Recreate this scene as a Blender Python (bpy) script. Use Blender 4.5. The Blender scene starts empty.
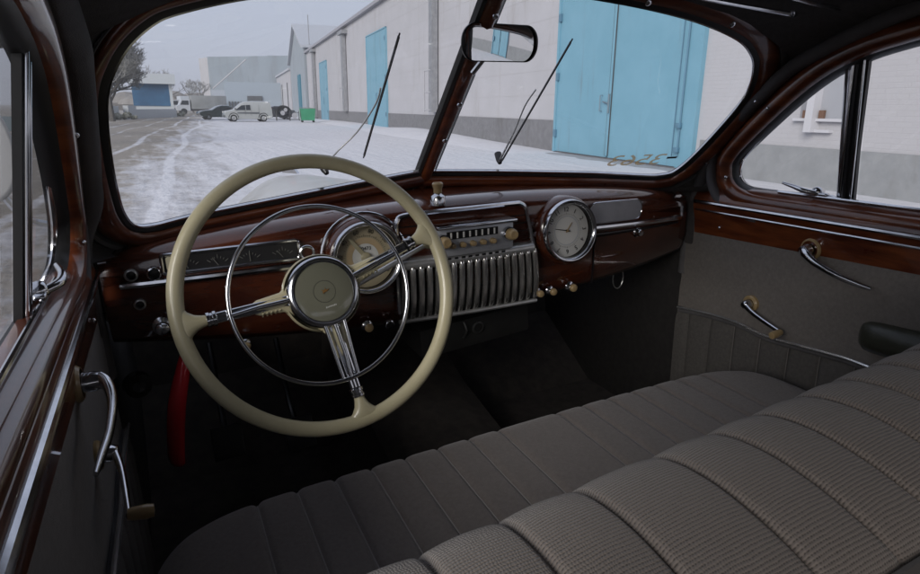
import bpy, bmesh, math, random
from math import sin, cos, pi, radians as R, tan
from mathutils import Vector as V, Matrix
random.seed(7)
D = bpy.data; SC = bpy.context.scene; COL = SC.collection
# ------------------------------------------------------------------ camera frame
F = 613.3; CAM = V((-.57, 0, 1.32))
HD, PT, RL, RHO = R(26.2), R(16.2), R(.6), R(2.0)
fw = V((sin(HD)*cos(PT), cos(HD)*cos(PT), -sin(PT)))
rt = V((cos(HD), -sin(HD), 0)); up = rt.cross(fw)
WRt = rt*cos(RL)+up*sin(RL); WUp = up*cos(RL)-rt*sin(RL)
MC = Matrix.Rotation(-RHO, 3, 'Y')            # car frame -> world (the car leans two degrees)
MI = MC.transposed()
def rayw(x, y): return fw*F+WRt*(x-460)+WUp*(287-y)
def A(px, py, ax, v):                          # point of a car-frame plane seen at a photo pixel
    d = MI@rayw(px, py); t = (v-CAM[ax])/d[ax]; return CAM+d*t
def G(px, py, z=0):                            # point of the ground
    d = rayw(px, py); return CAM+d*((z-1.32)/d.z)
WA = R(6.1); UU = V((sin(WA), cos(WA), 0)); NN = V((cos(WA), -sin(WA), 0)); PD = 9.9
def wallp(u, z, out=0.): return V((CAM.x, CAM.y, 0))+NN*(PD-out)+UU*u+V((0, 0, z))
# ------------------------------------------------------------------ materials
def srgb(r, g, b):
    f = lambda c: (c/255/12.92 if c/255 <= .04045 else ((c/255+.055)/1.055)**2.4)
    return (f(r), f(g), f(b))
MATS = {}
def mat(name, col=(.5, .5, .5), rough=.5, metal=0., coat=0., var=None, vs=5., vd=3, bump=0., bs=200., streak=None,
        stretch=None, emit=None, sheen=0., bdist=.002, spec=.5, rvar=0., stain=None):
    if name in MATS: return MATS[name]
    m = D.materials.new(name); m.use_nodes = True; nt = m.node_tree; N = nt.nodes; L = nt.links
    b = N['Principled BSDF']
    b.inputs['Base Color'].default_value = (*col, 1); b.inputs['Roughness'].default_value = rough
    b.inputs['Metallic'].default_value = metal; b.inputs['Coat Weight'].default_value = coat
    b.inputs['Coat Roughness'].default_value = .04; b.inputs['Specular IOR Level'].default_value = spec
    if sheen: b.inputs['Sheen Weight'].default_value = sheen; b.inputs['Sheen Roughness'].default_value = .4
    tc = N.new('ShaderNodeTexCoord'); src = tc.outputs['Object']
    if stretch:
        mp = N.new('ShaderNodeMapping'); mp.inputs['Scale'].default_value = stretch; L.new(src, mp.inputs['Vector']); src2 = mp.outputs[0]
    else: src2 = src
    if var:
        n = N.new('ShaderNodeTexNoise'); n.inputs['Scale'].default_value = vs; n.inputs['Detail'].default_value = vd
        n.inputs['Roughness'].default_value = .6
        L.new(src2, n.inputs['Vector'])
        cr = N.new('ShaderNodeValToRGB'); cr.color_ramp.elements[0].position = .36; cr.color_ramp.elements[1].position = .66
        cr.color_ramp.elements[0].color = (*col, 1); cr.color_ramp.elements[1].color = (*var, 1)
        L.new(n.outputs['Fac'], cr.inputs[0]); L.new(cr.outputs[0], b.inputs['Base Color'])
        if rvar:
            mr = N.new('ShaderNodeMapRange'); mr.inputs['To Min'].default_value = rough; mr.inputs['To Max'].default_value = rough+rvar
            L.new(n.outputs['Fac'], mr.inputs['Value']); L.new(mr.outputs[0], b.inputs['Roughness'])
    if stain:
        mp2 = N.new('ShaderNodeMapping'); mp2.inputs['Scale'].default_value = stain[2]; L.new(src, mp2.inputs['Vector'])
        n5 = N.new('ShaderNodeTexNoise'); n5.inputs['Scale'].default_value = stain[1]; n5.inputs['Detail'].default_value = 9; n5.inputs['Roughness'].default_value = .68; L.new(mp2.outputs[0], n5.inputs['Vector'])
        mr5 = N.new('ShaderNodeMapRange'); mr5.inputs['From Min'].default_value = stain[3]; mr5.inputs['From Max'].default_value = stain[3]+.16; mr5.inputs['To Max'].default_value = stain[4]; L.new(n5.outputs['Fac'], mr5.inputs['Value'])
        mx5 = N.new('ShaderNodeMixRGB'); mx5.inputs[2].default_value = (*stain[0], 1); L.new(mr5.outputs[0], mx5.inputs[0])
        prev = b.inputs['Base Color'].links[0].from_socket if b.inputs['Base Color'].links else None
        if prev: L.new(prev, mx5.inputs[1])
        else: mx5.inputs[1].default_value = (*col, 1)
        L.new(mx5.outputs[0], b.inputs['Base Color'])
    if bump:
        n2 = N.new('ShaderNodeTexNoise'); n2.inputs['Scale'].default_value = bs; n2.inputs['Detail'].default_value = 3
        L.new(src2, n2.inputs['Vector'])
        bp = N.new('ShaderNodeBump'); bp.inputs['Strength'].default_value = bump; bp.inputs['Distance'].default_value = bdist
        L.new(n2.outputs['Fac'], bp.inputs['Height']); L.new(bp.outputs[0], b.inputs['Normal'])
    if emit: b.inputs['Emission Color'].default_value = (*emit, 1); b.inputs['Emission Strength'].default_value = 1
    MATS[name] = m; return m
WOOD = mat('varnished_wood_paint', (.085, .019, .008), .22, coat=.9, var=(.22, .060, .018), vs=9, vd=6, stretch=(.8, .8, 5), bump=.06, bs=60, rvar=.16, stain=((.05, .012, .006), 5, (1, 1, 8), .52, .7))
DASHM = mat('dash_enamel', (.040, .0095, .0055), .2, coat=.9, var=(.10, .026, .010), vs=7, vd=5, stretch=(.8, .8, 5), bump=.05, bs=60)
CHROME = mat('chrome', (.72, .73, .76), .09, 1., var=(.60, .61, .64), vs=40, rvar=.12)
STEEL = mat('satin_metal', (.62, .62, .61), .36, .75, var=(.5, .5, .49), vs=30)
CREAM = mat('ivory_plastic', (.52, .475, .32), .24, coat=.3, var=(.47, .425, .275), vs=14, rvar=.22, stain=((.33, .26, .16), 11, (1, 1, 1), .55, .35), bump=.06, bs=70)
KNOB = mat('honey_plastic', (.42, .30, .15), .3, coat=.3)
CLOTH = mat('grey_cloth', (.140, .121, .110), .95, var=(.17, .148, .136), vs=160, vd=6, bump=.5, bs=900, sheen=.25)
CARD = mat('door_cloth', (.180, .162, .148), .95, var=(.22, .20, .183), vs=130, vd=7, bump=.5, bs=700, sheen=.2)
DARK = mat('dark_lining', (.055, .05, .05), .9, var=(.07, .065, .064), vs=90, bump=.3, bs=500)
PILLAR = mat('pillar_cloth', (.10, .096, .10), .9, var=(.13, .125, .13), vs=16, bump=.4, bs=600)
RUBBER = mat('black_rubber', (.022, .022, .023), .4)
BLACK = mat('black_enamel', (.008, .008, .009), .3)
CARPET = mat('dark_floor_mat', (.036, .031, .028), .95, var=(.058, .048, .042), vs=30, bump=.5, bs=300)
RED = mat('red_enamel', (.85, .03, .045), .15, coat=.5)
OLIVE = mat('olive_leather', (.045, .047, .034), .38, bump=.2, bs=200)
DIAL = mat('dial_ivory', (.75, .70, .5), .5)
DIALW = mat('dial_white', (.85, .85, .82), .45)
GLASSD = mat('smoked_cap', (.125, .125, .095), .12, coat=.6)
GOLD = mat('gold_paint', (.42, .30, .14), .5)
GOLDT = D.materials.new('gold_translucent'); GOLDT.use_nodes = True
_n = GOLDT.node_tree.nodes; _t = _n.new('ShaderNodeBsdfTranslucent'); _t.inputs[0].default_value = (.62, .46, .24, 1); _x = _n.new('ShaderNodeMixShader'); _x.inputs[0].default_value = .8
_n['Principled BSDF'].inputs['Base Color'].default_value = (.4, .28, .13, 1); _y = _n.new('ShaderNodeMixShader'); _y.inputs[0].default_value = .4; _z = _n.new('ShaderNodeBsdfTransparent')
GOLDT.node_tree.links.new(_n['Principled BSDF'].outputs[0], _x.inputs[1]); GOLDT.node_tree.links.new(_t.outputs[0], _x.inputs[2]); GOLDT.node_tree.links.new(_x.outputs[0], _y.inputs[1]); GOLDT.node_tree.links.new(_z.outputs[0], _y.inputs[2]); GOLDT.node_tree.links.new(_y.outputs[0], _n['Material Output'].inputs[0])
BODY = mat('beige_car_paint', (.40, .39, .37), .34, coat=.2, var=(.46, .46, .45), vs=6, vd=6)
GREYM = mat('grey_box_paint', (.032, .032, .031), .6, var=(.024, .023, .023), vs=20)
def weave():
    m = D.materials.new('ribbed_cloth'); m.use_nodes = True; N = m.node_tree.nodes; L = m.node_tree.links; b = N['Principled BSDF']
    b.inputs['Roughness'].default_value = .95; b.inputs['Sheen Weight'].default_value = .25
    tc = N.new('ShaderNodeTexCoord')
    uv = N.new('ShaderNodeUVMap'); uv.uv_map = 'cloth'
    w = N.new('ShaderNodeTexWave'); w.wave_type = 'BANDS'; w.bands_direction = 'Y'; w.inputs['Scale'].default_value = 2*pi/20/.0031
    w.inputs['Distortion'].default_value = 2.2; w.inputs['Detail'].default_value = 1; w.inputs['Detail Scale'].default_value = .5
    w2 = N.new('ShaderNodeTexWave'); w2.wave_type = 'BANDS'; w2.bands_direction = 'X'; w2.inputs['Scale'].default_value = 2*pi/20/.0024
    w2.inputs['Distortion'].default_value = 7; w2.inputs['Detail'].default_value = 2; w2.inputs['Detail Scale'].default_value = 1
    n = N.new('ShaderNodeTexNoise'); n.inputs['Scale'].default_value = 420; n.inputs['Detail'].default_value = 3
    for q in (w, w2, n): L.new(uv.outputs[0], q.inputs['Vector'])
    a1 = N.new('ShaderNodeMath'); a1.operation = 'MULTIPLY_ADD'; a1.inputs[1].default_value = .38
    L.new(w2.outputs['Fac'], a1.inputs[0]); L.new(w.outputs['Fac'], a1.inputs[2])
    a2 = N.new('ShaderNodeMath'); a2.operation = 'MULTIPLY_ADD'; a2.inputs[1].default_value = .7
    L.new(n.outputs['Fac'], a2.inputs[0]); L.new(a1.outputs[0], a2.inputs[2])
    bp = N.new('ShaderNodeBump'); bp.inputs['Strength'].default_value = .6; bp.inputs['Distance'].default_value = .0010
    L.new(a2.outputs[0], bp.inputs['Height']); L.new(bp.outputs[0], b.inputs['Normal'])
    cr = N.new('ShaderNodeValToRGB'); cr.color_ramp.elements[0].position = .35; cr.color_ramp.elements[1].position = 1.5/1.6
    cr.color_ramp.elements[0].color = (.060, .050, .044, 1); cr.color_ramp.elements[1].color = (.195, .166, .147, 1)
    L.new(a2.outputs[0], cr.inputs[0]); L.new(cr.outputs[0], b.inputs['Base Color'])
    return m
RIB = weave()
def glass(name, tint=(1, 1, 1), refl=1.0, dirt=0.):
    m = D.materials.new(name); m.use_nodes = True; N = m.node_tree.nodes; L = m.node_tree.links
    for n in list(N): N.remove(n)
    o = N.new('ShaderNodeOutputMaterial'); t = N.new('ShaderNodeBsdfTransparent'); g = N.new('ShaderNodeBsdfGlossy'); mx = N.new('ShaderNodeMixShader')
    t.inputs[0].default_value = (*tint, 1); g.inputs['Roughness'].default_value = .0
    f = N.new('ShaderNodeLayerWeight'); f.inputs['Blend'].default_value = .5
    pw = N.new('ShaderNodeMath'); pw.operation = 'POWER'; pw.inputs[1].default_value = 4.5; L.new(f.outputs['Facing'], pw.inputs[0])
    mu = N.new('ShaderNodeMath'); mu.operation = 'MULTIPLY_ADD'; mu.inputs[1].default_value = .9*refl; mu.inputs[2].default_value = .045*refl
    L.new(pw.outputs[0], mu.inputs[0]); L.new(mu.outputs[0], mx.inputs[0]); L.new(t.outputs[0], mx.inputs[1]); L.new(g.outputs[0], mx.inputs[2])
    L.new(mx.outputs[0], o.inputs[0]); return m
GLASS = glass('window_glass', (.93, .95, .96)); LENS = glass('dial_glass', (.97, .97, .97), 1.0); SIDEG = glass('side_glass', (.88, .89, .89))
MIRROR = mat('mirror_silver', (.86, .87, .88), .015, 1.)
# ------------------------------------------------------------------ mesh builder
def catmull(P, n=6, closed=False):
    P = [V(p) for p in P]; out = []; L = len(P)
    rng = range(L if closed else L-1)
    for i in rng:
        g = (lambda k: P[k % L]) if closed else (lambda k: P[max(0, min(L-1, k))])
        a, b, c, d = g(i-1), g(i), g(i+1), g(i+2)
        for j in range(n):
            t = j/n
            out.append(.5*((2*b)+(c-a)*t+(2*a-5*b+4*c-d)*t*t+(3*b-a-3*c+d)*t**3))
    if not closed: out.append(P[-1])
    return out
class MB:
    def __init__(s): s.bm = bmesh.new(); s.uv = None
    def grid(s, rows, closed_u=False, closed_v=False, flip=False):
        vs = [[s.bm.verts.new(p) for p in r] for r in rows]; n = len(vs); m = len(vs[0])
        for i in range(n if closed_u else n-1):
            for j in range(m if closed_v else m-1):
                q = [vs[i][j], vs[i][(j+1) % m], vs[(i+1) % n][(j+1) % m], vs[(i+1) % n][j]]
                if flip: q.reverse()
                try: s.bm.faces.new(q)
                except ValueError: pass
        return vs
    def box(s, c, sz, M=None, bev=0., seg=2):
        r = bmesh.ops.create_cube(s.bm, size=1); vs = r['verts']
        for v in vs: v.co = V((v.co.x*sz[0], v.co.y*sz[1], v.co.z*sz[2]))
        if bev: 
            es = list({e for v in vs for e in v.link_edges})
            rr = bmesh.ops.bevel(s.bm, geom=es, offset=bev, segments=seg, affect='EDGES', profile=.5)
            vs = list({v for f in rr['faces'] for v in f.verts} | {v for v in vs if v.is_valid})
        for v in vs: v.co = (M@v.co if M else v.co)+V(c)
        return s
    def quadbox(s, p0, p1, w, t, upv=(0, 0, 1)):      # bar from p0 to p1, width w (across), thickness t (along upv)
        p0, p1 = V(p0), V(p1); d = (p1-p0); L = d.length; d.normalize(); u = V(upv); u = (u-d*u.dot(d)).normalized(); x = d.cross(u)
        M = Matrix((x, d, u)).transposed(); s.box((p0+p1)/2, (w, L, t), M, min(w, t)*.2); return s
    def tube(s, pts, r, seg=10, closed=False, smooth=0, flat=1., upv=None):
        pts = [V(p) for p in pts]
        if smooth:
            if isinstance(r, (list, tuple)):
                rr = [x.x for x in catmull([V((q, 0, 0)) for q in r], smooth, closed)]
            else: rr = None
            pts = catmull(pts, smooth, closed); r = rr if rr else r
        n = len(pts); rad = r if isinstance(r, (list, tuple)) else [r]*n
        rows = []; N = None
        for i, p in enumerate(pts):
            a = pts[(i-1) % n] if closed or i else p; b = pts[(i+1) % n] if closed or i < n-1 else p
            T = (b-a).normalized()
            if upv is not None: N = V(upv); N = (N-T*N.dot(T)).normalized()
            elif N is None: N = T.orthogonal().normalized()
            else: N = (N-T*N.dot(T)).normalized()
            B = T.cross(N)
            rows.append([p+N*(cos(2*pi*k/seg)*rad[i]*flat)+B*(sin(2*pi*k/seg)*rad[i]) for k in range(seg)])
        vs = s.grid(rows, closed, True)
        if not closed:
            for e in (vs[0], list(reversed(vs[-1]))):
                try: s.bm.faces.new(e)
                except ValueError: pass
        return s
    def lathe(s, prof, o, ax, seg=24):                # prof: (radius, height along axis)
        o = V(o); ax = V(ax).normalized(); x = ax.orthogonal().normalized(); y = ax.cross(x)
        rows = [[o+ax*h+(x*cos(2*pi*k/seg)+y*sin(2*pi*k/seg))*max(r, 1e-5) for k in range(seg)] for r, h in prof]
        s.grid(rows, False, True, flip=True)
        return s
    def prism(s, poly, fr, t):                        # poly of 2D points; fr(a,b,c)->3D; c from 0 to t
        a = [s.bm.verts.new(fr(x, y, 0)) for x, y in poly]; b = [s.bm.verts.new(fr(x, y, t)) for x, y in poly]
        s.bm.faces.new(a); s.bm.faces.new(list(reversed(b))); n = len(a)
        for i in range(n): s.bm.faces.new([a[i], b[i], b[(i+1) % n], a[(i+1) % n]])
        return s
    def build(s, name, m, parent=None, smooth=True, ang=35, loc=None, keep=False):
        bmesh.ops.remove_doubles(s.bm, verts=s.bm.verts, dist=1e-5)
        if not keep: bmesh.ops.recalc_face_normals(s.bm, faces=s.bm.faces)
        me = D.meshes.new(name); s.bm.to_mesh(me); s.bm.free()
        if smooth:
            me.shade_smooth(); me.set_sharp_from_angle(angle=R(ang))
        if isinstance(m, (list, tuple)):
            for q in m: me.materials.append(q)
        elif m: me.materials.append(m)
        o = D.objects.new(name, me); COL.objects.link(o)
        if parent: o.parent = parent
        if loc is not None: o.location = loc
        return o
def tag(o, label=None, cat=None, group=None, kind=None):
    if label: o['label'] = label
    if cat: o['category'] = cat
    if group: o['group'] = group
    if kind: o['kind'] = kind
    return o
def empty(name, loc=(0, 0, 0), rz=0):
    o = D.objects.new(name, None); COL.objects.link(o); o.location = loc; o.rotation_euler = (0, 0, rz); o.empty_display_size = .2; return o
def part(name, parent=None):
    o = D.objects.new(name, None); COL.objects.link(o); o.parent = parent; return o
def copy_tree(o, parent=None):
    c = o.copy(); COL.objects.link(c); c.parent = parent
    for ch in [q for q in D.objects if q.parent == o]: copy_tree(ch, c)
    return c
def text(body, size, M, name, m, parent, depth=.0002, align='CENTER'):
    cu = D.curves.new(name, 'FONT'); cu.body = body; cu.size = size; cu.extrude = depth; cu.align_x = align; cu.align_y = 'CENTER'
    t = D.objects.new('tmp', cu); COL.objects.link(t); bpy.context.view_layer.update()
    me = D.meshes.new_from_object(t); D.objects.remove(t); me.transform(M); me.materials.append(m); me.name = name
    o = D.objects.new(name, me); COL.objects.link(o); o.parent = parent; return o
def texts(items, name, m, parent, depth=.0002):       # several strings as one mesh
    bm = bmesh.new()
    for body, size, M in items:
        cu = D.curves.new(name, 'FONT'); cu.body = body; cu.size = size; cu.extrude = depth; cu.align_x = 'CENTER'; cu.align_y = 'CENTER'
        t = D.objects.new('tmp', cu); COL.objects.link(t); bpy.context.view_layer.update()
        me = D.meshes.new_from_object(t); D.objects.remove(t); me.transform(M); bm.from_mesh(me); D.meshes.remove(me)
    me = D.meshes.new(name); bm.to_mesh(me); bm.free(); me.materials.append(m)
    o = D.objects.new(name, me); COL.objects.link(o); o.parent = parent; return o
def basis(o, x, y):                                   # 4x4 with given origin and x, y axes
    x = V(x).normalized(); y = V(y).normalized(); z = x.cross(y)
    M = Matrix((x, y, z)).transposed().to_4x4(); M.translation = V(o); return M

# ================================================================== THE CAR
car = empty('vintage_car')
car.rotation_euler = (0, -RHO, 0); car.location = CAM-MC@CAM
tag(car, 'vintage car seen from inside, red-brown trim, ivory steering wheel, grey cloth bench seat', 'car')

# ---------------- windscreen geometry
SG = R(16); WO = V((0, 1.365, 1.155)); WD = V((0, -.334, .329)).normalized()
def ws(sg, u, w, inn=0.):
    s = V((sg*cos(SG), -sin(SG), 0)); n = s.cross(WD); n.normalize()
    if n.y > 0: n = -n                                 # towards the cabin
    return WO+s*u+WD*(w/1)+n*inn
def wray(px, py, sg):
    s = V((sg*cos(SG), -sin(SG), 0)); n = s.cross(WD); r = MI@rayw(px, py); t = (WO-CAM).dot(n)/r.dot(n); v = CAM+r*t-WO
    u = v.x/(sg*cos(SG)); w = v.z/WD.z; return u, w
RO = [(0, -.001), (.03, -.002), (.188, -.013), (.348, -.027), (.459, -.038), (.577, -.054), (.63, -.057), (.669, -.039), (.684, .041), (.681, .195), (.664, .256), (.637, .305), (.604, .343), (.541, .385), (.424, .428), (.282, .462), (.116, .489), (0, .50)]
LO = [(0, .004), (.155, -.010), (.325, -.028), (.532, -.051), (.614, -.066), (.650, -.057), (.665, -.014), (.667, .05), (.664, .123), (.658, .199), (.649, .257), (.634, .300), (.609, .345), (.575, .382), (.541, .402), (.462, .430), (.369, .451), (.203, .478), (0, .50)]
def outline(sg): return [(p.x, p.y) for p in catmull([V((a, b, 0)) for a, b in (RO if sg > 0 else LO)], 6)]
def wfac(sg, w, o):                                   # the surround is narrower on the upper part
    if o < .01: return o
    f = 1-.68*min(1, max(0, (w-.0)/.2)) if sg < 0 else 1-.4*min(1, max(0, (w-.24)/.15))
    return .01+(o-.01)*f
def wlip(sg, w):                                      # and lies flatter there
    return 1-.7*min(1, max(0, (w+.02)/.14)) if sg < 0 else 1-.75*min(1, max(0, (w-.16)/.14))
def wring(mb, sg, prof):
    O = outline(sg); rows = []
    for i, (u, w) in enumerate(O):
        a = O[max(0, i-1)]; b = O[min(len(O)-1, i+1)]; t = V((b[0]-a[0], b[1]-a[1])).normalized(); n = V((t.y, -t.x))
        if i == 0: n = V((0, -1))
        if i == len(O)-1: n = V((0, 1))
        rows.append([ws(sg, u+n.x*wfac(sg, w, o), w+n.y*wfac(sg, w, o), k*wlip(sg, w) if k > 0 else k) for o, k in prof])
    mb.grid(rows)
    return rows
frame = MB()
for sg in (1, -1):
    wring(frame, sg, [(.004, .004), (.006, .013), (.014, .019), (.026, .021), (.040, .016), (.050, .004), (.054, -.012), (.03, -.02)])
frame = frame.build('windscreen_frame', WOOD, car, ang=60)
gk = MB()
for sg in (1, -1): wring(gk, sg, [(-.006, -.004), (-.006, .004), (.001, .009), (.006, .009)])
gk.build('gasket', RUBBER, frame)
gl = MB()
for sg in (1, -1): wring(gl, sg, [(-.0085, -.001), (-.0085, .004), (-.0055, .0055)])
gl.build('chrome_bead', CHROME, frame)
welt = MB()
for sg in (1, -1): wring(welt, sg, [(.052, .0), (.054, .010), (.061, .013), (.067, .008), (.069, -.004)])
welt.build('welt', PILLAR, frame)
for sg in (1, -1):
    mb = MB(); O = outline(sg)
    vs = [mb.bm.verts.new(ws(sg, u, w)) for u, w in O]; mb.bm.faces.new(vs)
    mb.build('windscreen_pane', GLASS, car, smooth=False, keep=True)
# screws
def screw(p, n, parent, r=.0048):
    mb = MB(); mb.lathe([(r*1.25, -.001), (r*1.25, .0012), (r, .0022), (r*.6, .0034), (0, .0038)], p, n, 12)
    return mb.build('screw', CHROME, parent)
def wn(sg): 
    s = V((sg*cos(SG), -sin(SG), 0)); n = s.cross(WD).normalized(); return n if n.y < 0 else -n
for q, sg in (((459, 182), 1), ((525, 182), 1), ((597, 183), 1), ((704, 157), 1), ((753, 95), 1), ((147, 241), -1), ((206, 227), -1), ((251, 215), -1), ((340, 197), -1), ((409, 184), -1), ((660, 187), 1), ((729, 17), 1), ((645, -5), 1)):
    u, w = wray(*q, sg); screw(ws(sg, u, w, .021), wn(sg), frame)
# centre pillar
cp = MB(); rows = []
for t in [i/10 for i in range(11)]:
    c = WO+WD*(-.05+.57*t); hw = .016+.002*t
    rows.append([c+V((x*hw, 0, 0))+V((0, -.70, -.71))*y for x, y in ((-1.15, -.004), (-1, .008), (-.7, .016), (0, .019), (.7, .016), (1, .008), (1.15, -.004))])
cp.grid(rows); cp = cp.build('centre_pillar', WOOD, car, ang=60)
cg = MB()
for sg in (1, -1):
    cg.grid([[WO+WD*(-.05+.57*t)+V((sg*x, 0, 0))+V((0, -.70, -.71))*y for x, y in ((.017, .012), (.023, .008), (.026, -.004))] for t in (0, .25, .5, .75, 1)])
cg.build('gasket', RUBBER, cp)
for py in (12, 101, 137):
    p = A({12: 493, 101: 457.5, 137: 443}[py], py, 0, 0.); screw(p+V((0, -.01, -.008)), (0, -.70, -.71), cp)
# number painted on the glass, read from outside
n_out = -wn(1); s1 = V((cos(SG), -sin(SG), 0))
u, w = wray(636, 161, 1)
text('3563', .060, basis(ws(1, u, w, -.0015), -s1, (WD+s1*.22).normalized()-s1*0)@Matrix.Scale(1.25, 4, (1, 0, 0)), 'painted_number', GOLDT, car)
u, w = wray(672, 158, 1); mk = MB(); mk.box((0, 0, 0), (.026, .006, .001)); mk.bm.transform(basis(ws(1, u, w, -.0015), -s1, WD)); mk.build('black_sticker', BLACK, car, smooth=False)
# wipers
def wiper(sg, blade, arm, base):
    o = part('windscreen_wiper', car); P = lambda q, k: ws(sg, *wray(*q, sg), k)
    b = MB(); p0, p1 = P(blade[0], -.012), P(blade[1], -.012)
    b.tube([p0, p1], .0016, 6); b.quadbox(p0.lerp(p1, .02), p0.lerp(p1, .98), .0022, .0055, wn(sg)); b.build('blade', RUBBER, o)
    a = MB(); a.tube([P(q, -.022) for q in arm], [.0028]+[.0017]*(len(arm)-1), 8, smooth=4); a.build('arm', STEEL, o)
    c = MB(); c.lathe([(.009, 0), (.008, .02), (.005, .03), (0, .031)], P(base, -.045), wn(sg), 14); c.build('spindle', BLACK, o)
wiper(-1, [(366, 162), (403, 38)], [(331, 181), (338, 164), (362, 140), (381, 112), (386, 96)], (330, 179))
wiper(1, [(502, 166), (574, 43)], [(501, 168), (516, 139), (527, 113), (538, 97)], (501, 168))

# ---------------- dashboard
def face_y(x): return 1.13+.07*(abs(x)/.67)**2
def DF(x, z, out=0.): return V((x, face_y(x)-out, z))
def dtop(x): return 1.122-.05*(abs(x)/.67)**2
def dbot(x): return .868+.035*(abs(x)/.67)**2
dash = MB(); rows = []
for i in range(49):
    x = -.69+1.38*i/48; fy = face_y(x); zt = dtop(x); zb = dbot(x)
    pr = [(1.46-.16*(abs(x)/.67)**1.6, zt-.010), (1.36-.10*(abs(x)/.67)**1.6, zt-.006), (fy+.11, zt-.003), (fy+.06, zt), (fy+.03, zt-.003), (fy+.012, zt-.012), (fy+.002, zt-.03), (fy, zt-.055), (fy, 1.035), (fy, 1.0), (fy+.0, .95), (fy+.004, zb+.04), (fy+.010, zb+.014), (fy+.022, zb), (fy+.05, zb), (fy+.12, zb+.02)]
    rows.append([V((x, a, b)) for a, b in pr])
dash.grid(rows); dash = dash.build('dashboard', DASHM, car, ang=50)
def strip(x0, x1, z0, z1, r, out=.004, n=14, flat=1.):
    mb = MB(); mb.tube([DF(x0+(x1-x0)*i/n, z0+(z1-z0)*i/n, out) for i in range(n+1)], r, 8, upv=(0, -1, 0), flat=flat); return mb
strip(.305, .655, 1.022, 1.006, .0065).build('chrome_strip', CHROME, dash)
strip(-.66, -.315, 1.016, 1.026, .0065).build('chrome_strip', CHROME, dash)
strip(.315, .65, 1.005, .994, .0028, .002).build('dark_groove', BLACK, dash)  # thin black line just below the passenger side chrome strip
# glove box lid outline + lock
gb = MB(); zz = [(.335, .99), (.645, .985), (.648, .92), (.335, .895)]
pts = [DF(.345, .993, .0005), DF(.338, .97, .0005), DF(.338, .93, .0005), DF(.335, .885, .0005)]
gb.tube(pts, .0022, 6, smooth=3); gb.tube([DF(.345+.3*i/8, .998-.006*i/8, .0005) for i in range(9)], .0016, 6)
gb.build('glovebox_gap', BLACK, dash)
p = A(637, 232, 1, 1.165)
lk = MB(); lk.lathe([(.013, -.004), (.013, .003), (.010, .006), (.009, .014), (.0075, .017), (0, .018)], (p.x, face_y(p.x), p.z), (0, -1, 0), 20); lk.build('glovebox_lock', CHROME, dash)
# silvery inset panel on the passenger side and the gauge window on the driver side
def rrect(w, h, r, n=5, ends=(1, 1)):
    out = []
    for (cx, cy, a0, e) in ((w/2-r, h/2-r, 0, ends[1]), (-w/2+r, h/2-r, pi/2, ends[0]), (-w/2+r, -h/2+r, pi, ends[0]), (w/2-r, -h/2+r, 3*pi/2, ends[1])):
        for k in range(n+1):
            a = a0+pi/2*k/n; out.append((cx+r*cos(a), cy+r*sin(a)))
    return out
INS = mat('silver_inset', (.62, .64, .68), .42, .55, var=(.54, .56, .60), vs=25)
pa = MB(); pa.prism(rrect(.175, .046, .020), lambda a, b, c: DF(.405+a, 1.053-.04*a+b, .0015+c-.0), .003); pa.build('inset_panel', INS, dash)
rim = MB(); rim.tube([DF(.405+a, 1.053-.04*a+b, .004) for a, b in rrect(.180, .050, .022, 4)], .0016, 6, closed=True); rim.build('inset_rim', CHROME, dash)
gx, gz = -.472, 1.053
fr_ = lambda a, b, c: DF(gx+a, gz+.03*a+b, .002+c)
gp = MB(); gp.prism(rrect(.228, .030, .004, 2), fr_, .002); gw = gp.build('gauge_window', mat('gauge_black', (.02, .02, .022), .3), dash)
gf = MB(); gf.tube([DF(gx+a, gz+.03*a+b, .006) for a, b in rrect(.234, .035, .005, 3)], .0035, 8, closed=True); gf.build('gauge_frame', CHROME, dash)
for cx in (-.075, -.025, .03, .088):
    gm = MB()
    for k in range(7):
        a = R(-55+k*110/6); r0, r1 = .015, .0185 if k % 3 else .022
        gm.tube([DF(gx+cx+sin(a)*r0, gz+.03*cx-.014+cos(a)*r0, .0052), DF(gx+cx+sin(a)*r1, gz+.03*cx-.014+cos(a)*r1, .0052)], .0006, 4)
    a = R(random.uniform(-40, 20)); gm.tube([DF(gx+cx, gz-.012+.03*cx, .0056), DF(gx+cx+sin(a)*.017, gz+.03*cx-.012+cos(a)*.017, .0056)], .0007, 4)
    gm.build('gauge_marking', mat('grey_print', (.17, .17, .16), .6), dash)
gi = MB(); gi.prism(rrect(.03, .026, .004, 2), lambda a, b, c: DF(gx-.095+a, gz-.003+b, .0045+c), .0008); gi.build('gauge_tab', DIAL, dash)

# dials
def dial(name, cx, cz, needle_fn):
    AX = V((0, -1, .10)).normalized(); fy = face_y(cx)-.004
    o = part(name, car); O = V((cx, fy, cz)); X = V((1, 0, 0)); Y = AX.cross(X).normalized()
    if Y.z < 0: Y = -Y
    hood = MB(); hood.lathe([(.080, -.05), (.080, -.02), (.0795, 0), (.0775, .014), (.073, .022), (.069, .024), (.066, .016)], O, AX, 48); hood.build('dial_hood', DASHM, o, ang=60)
    ring = MB(); ring.lathe([(.0705, .016), (.0715, .026), (.0685, .032), (.064, .032), (.0605, .026), (.060, .018)], O, AX, 56); ring.build('chrome_bezel', CHROME, o, ang=60)
    well = MB(); well.lathe([(.0605, .026), (.0595, .016)], O, AX, 48); well.build('inner_ring', BLACK, o)
    return o, O, X, Y, AX
def ring_disc(O, AX, r0, r1, h, seg=48):
    mb = MB(); mb.lathe([(r0, h), (r1, h)], O, AX, seg); return mb
def onD(O, X, Y, AX, a, r, h): return O+X*(sin(a)*r)+Y*(cos(a)*r)+AX*h
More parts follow.
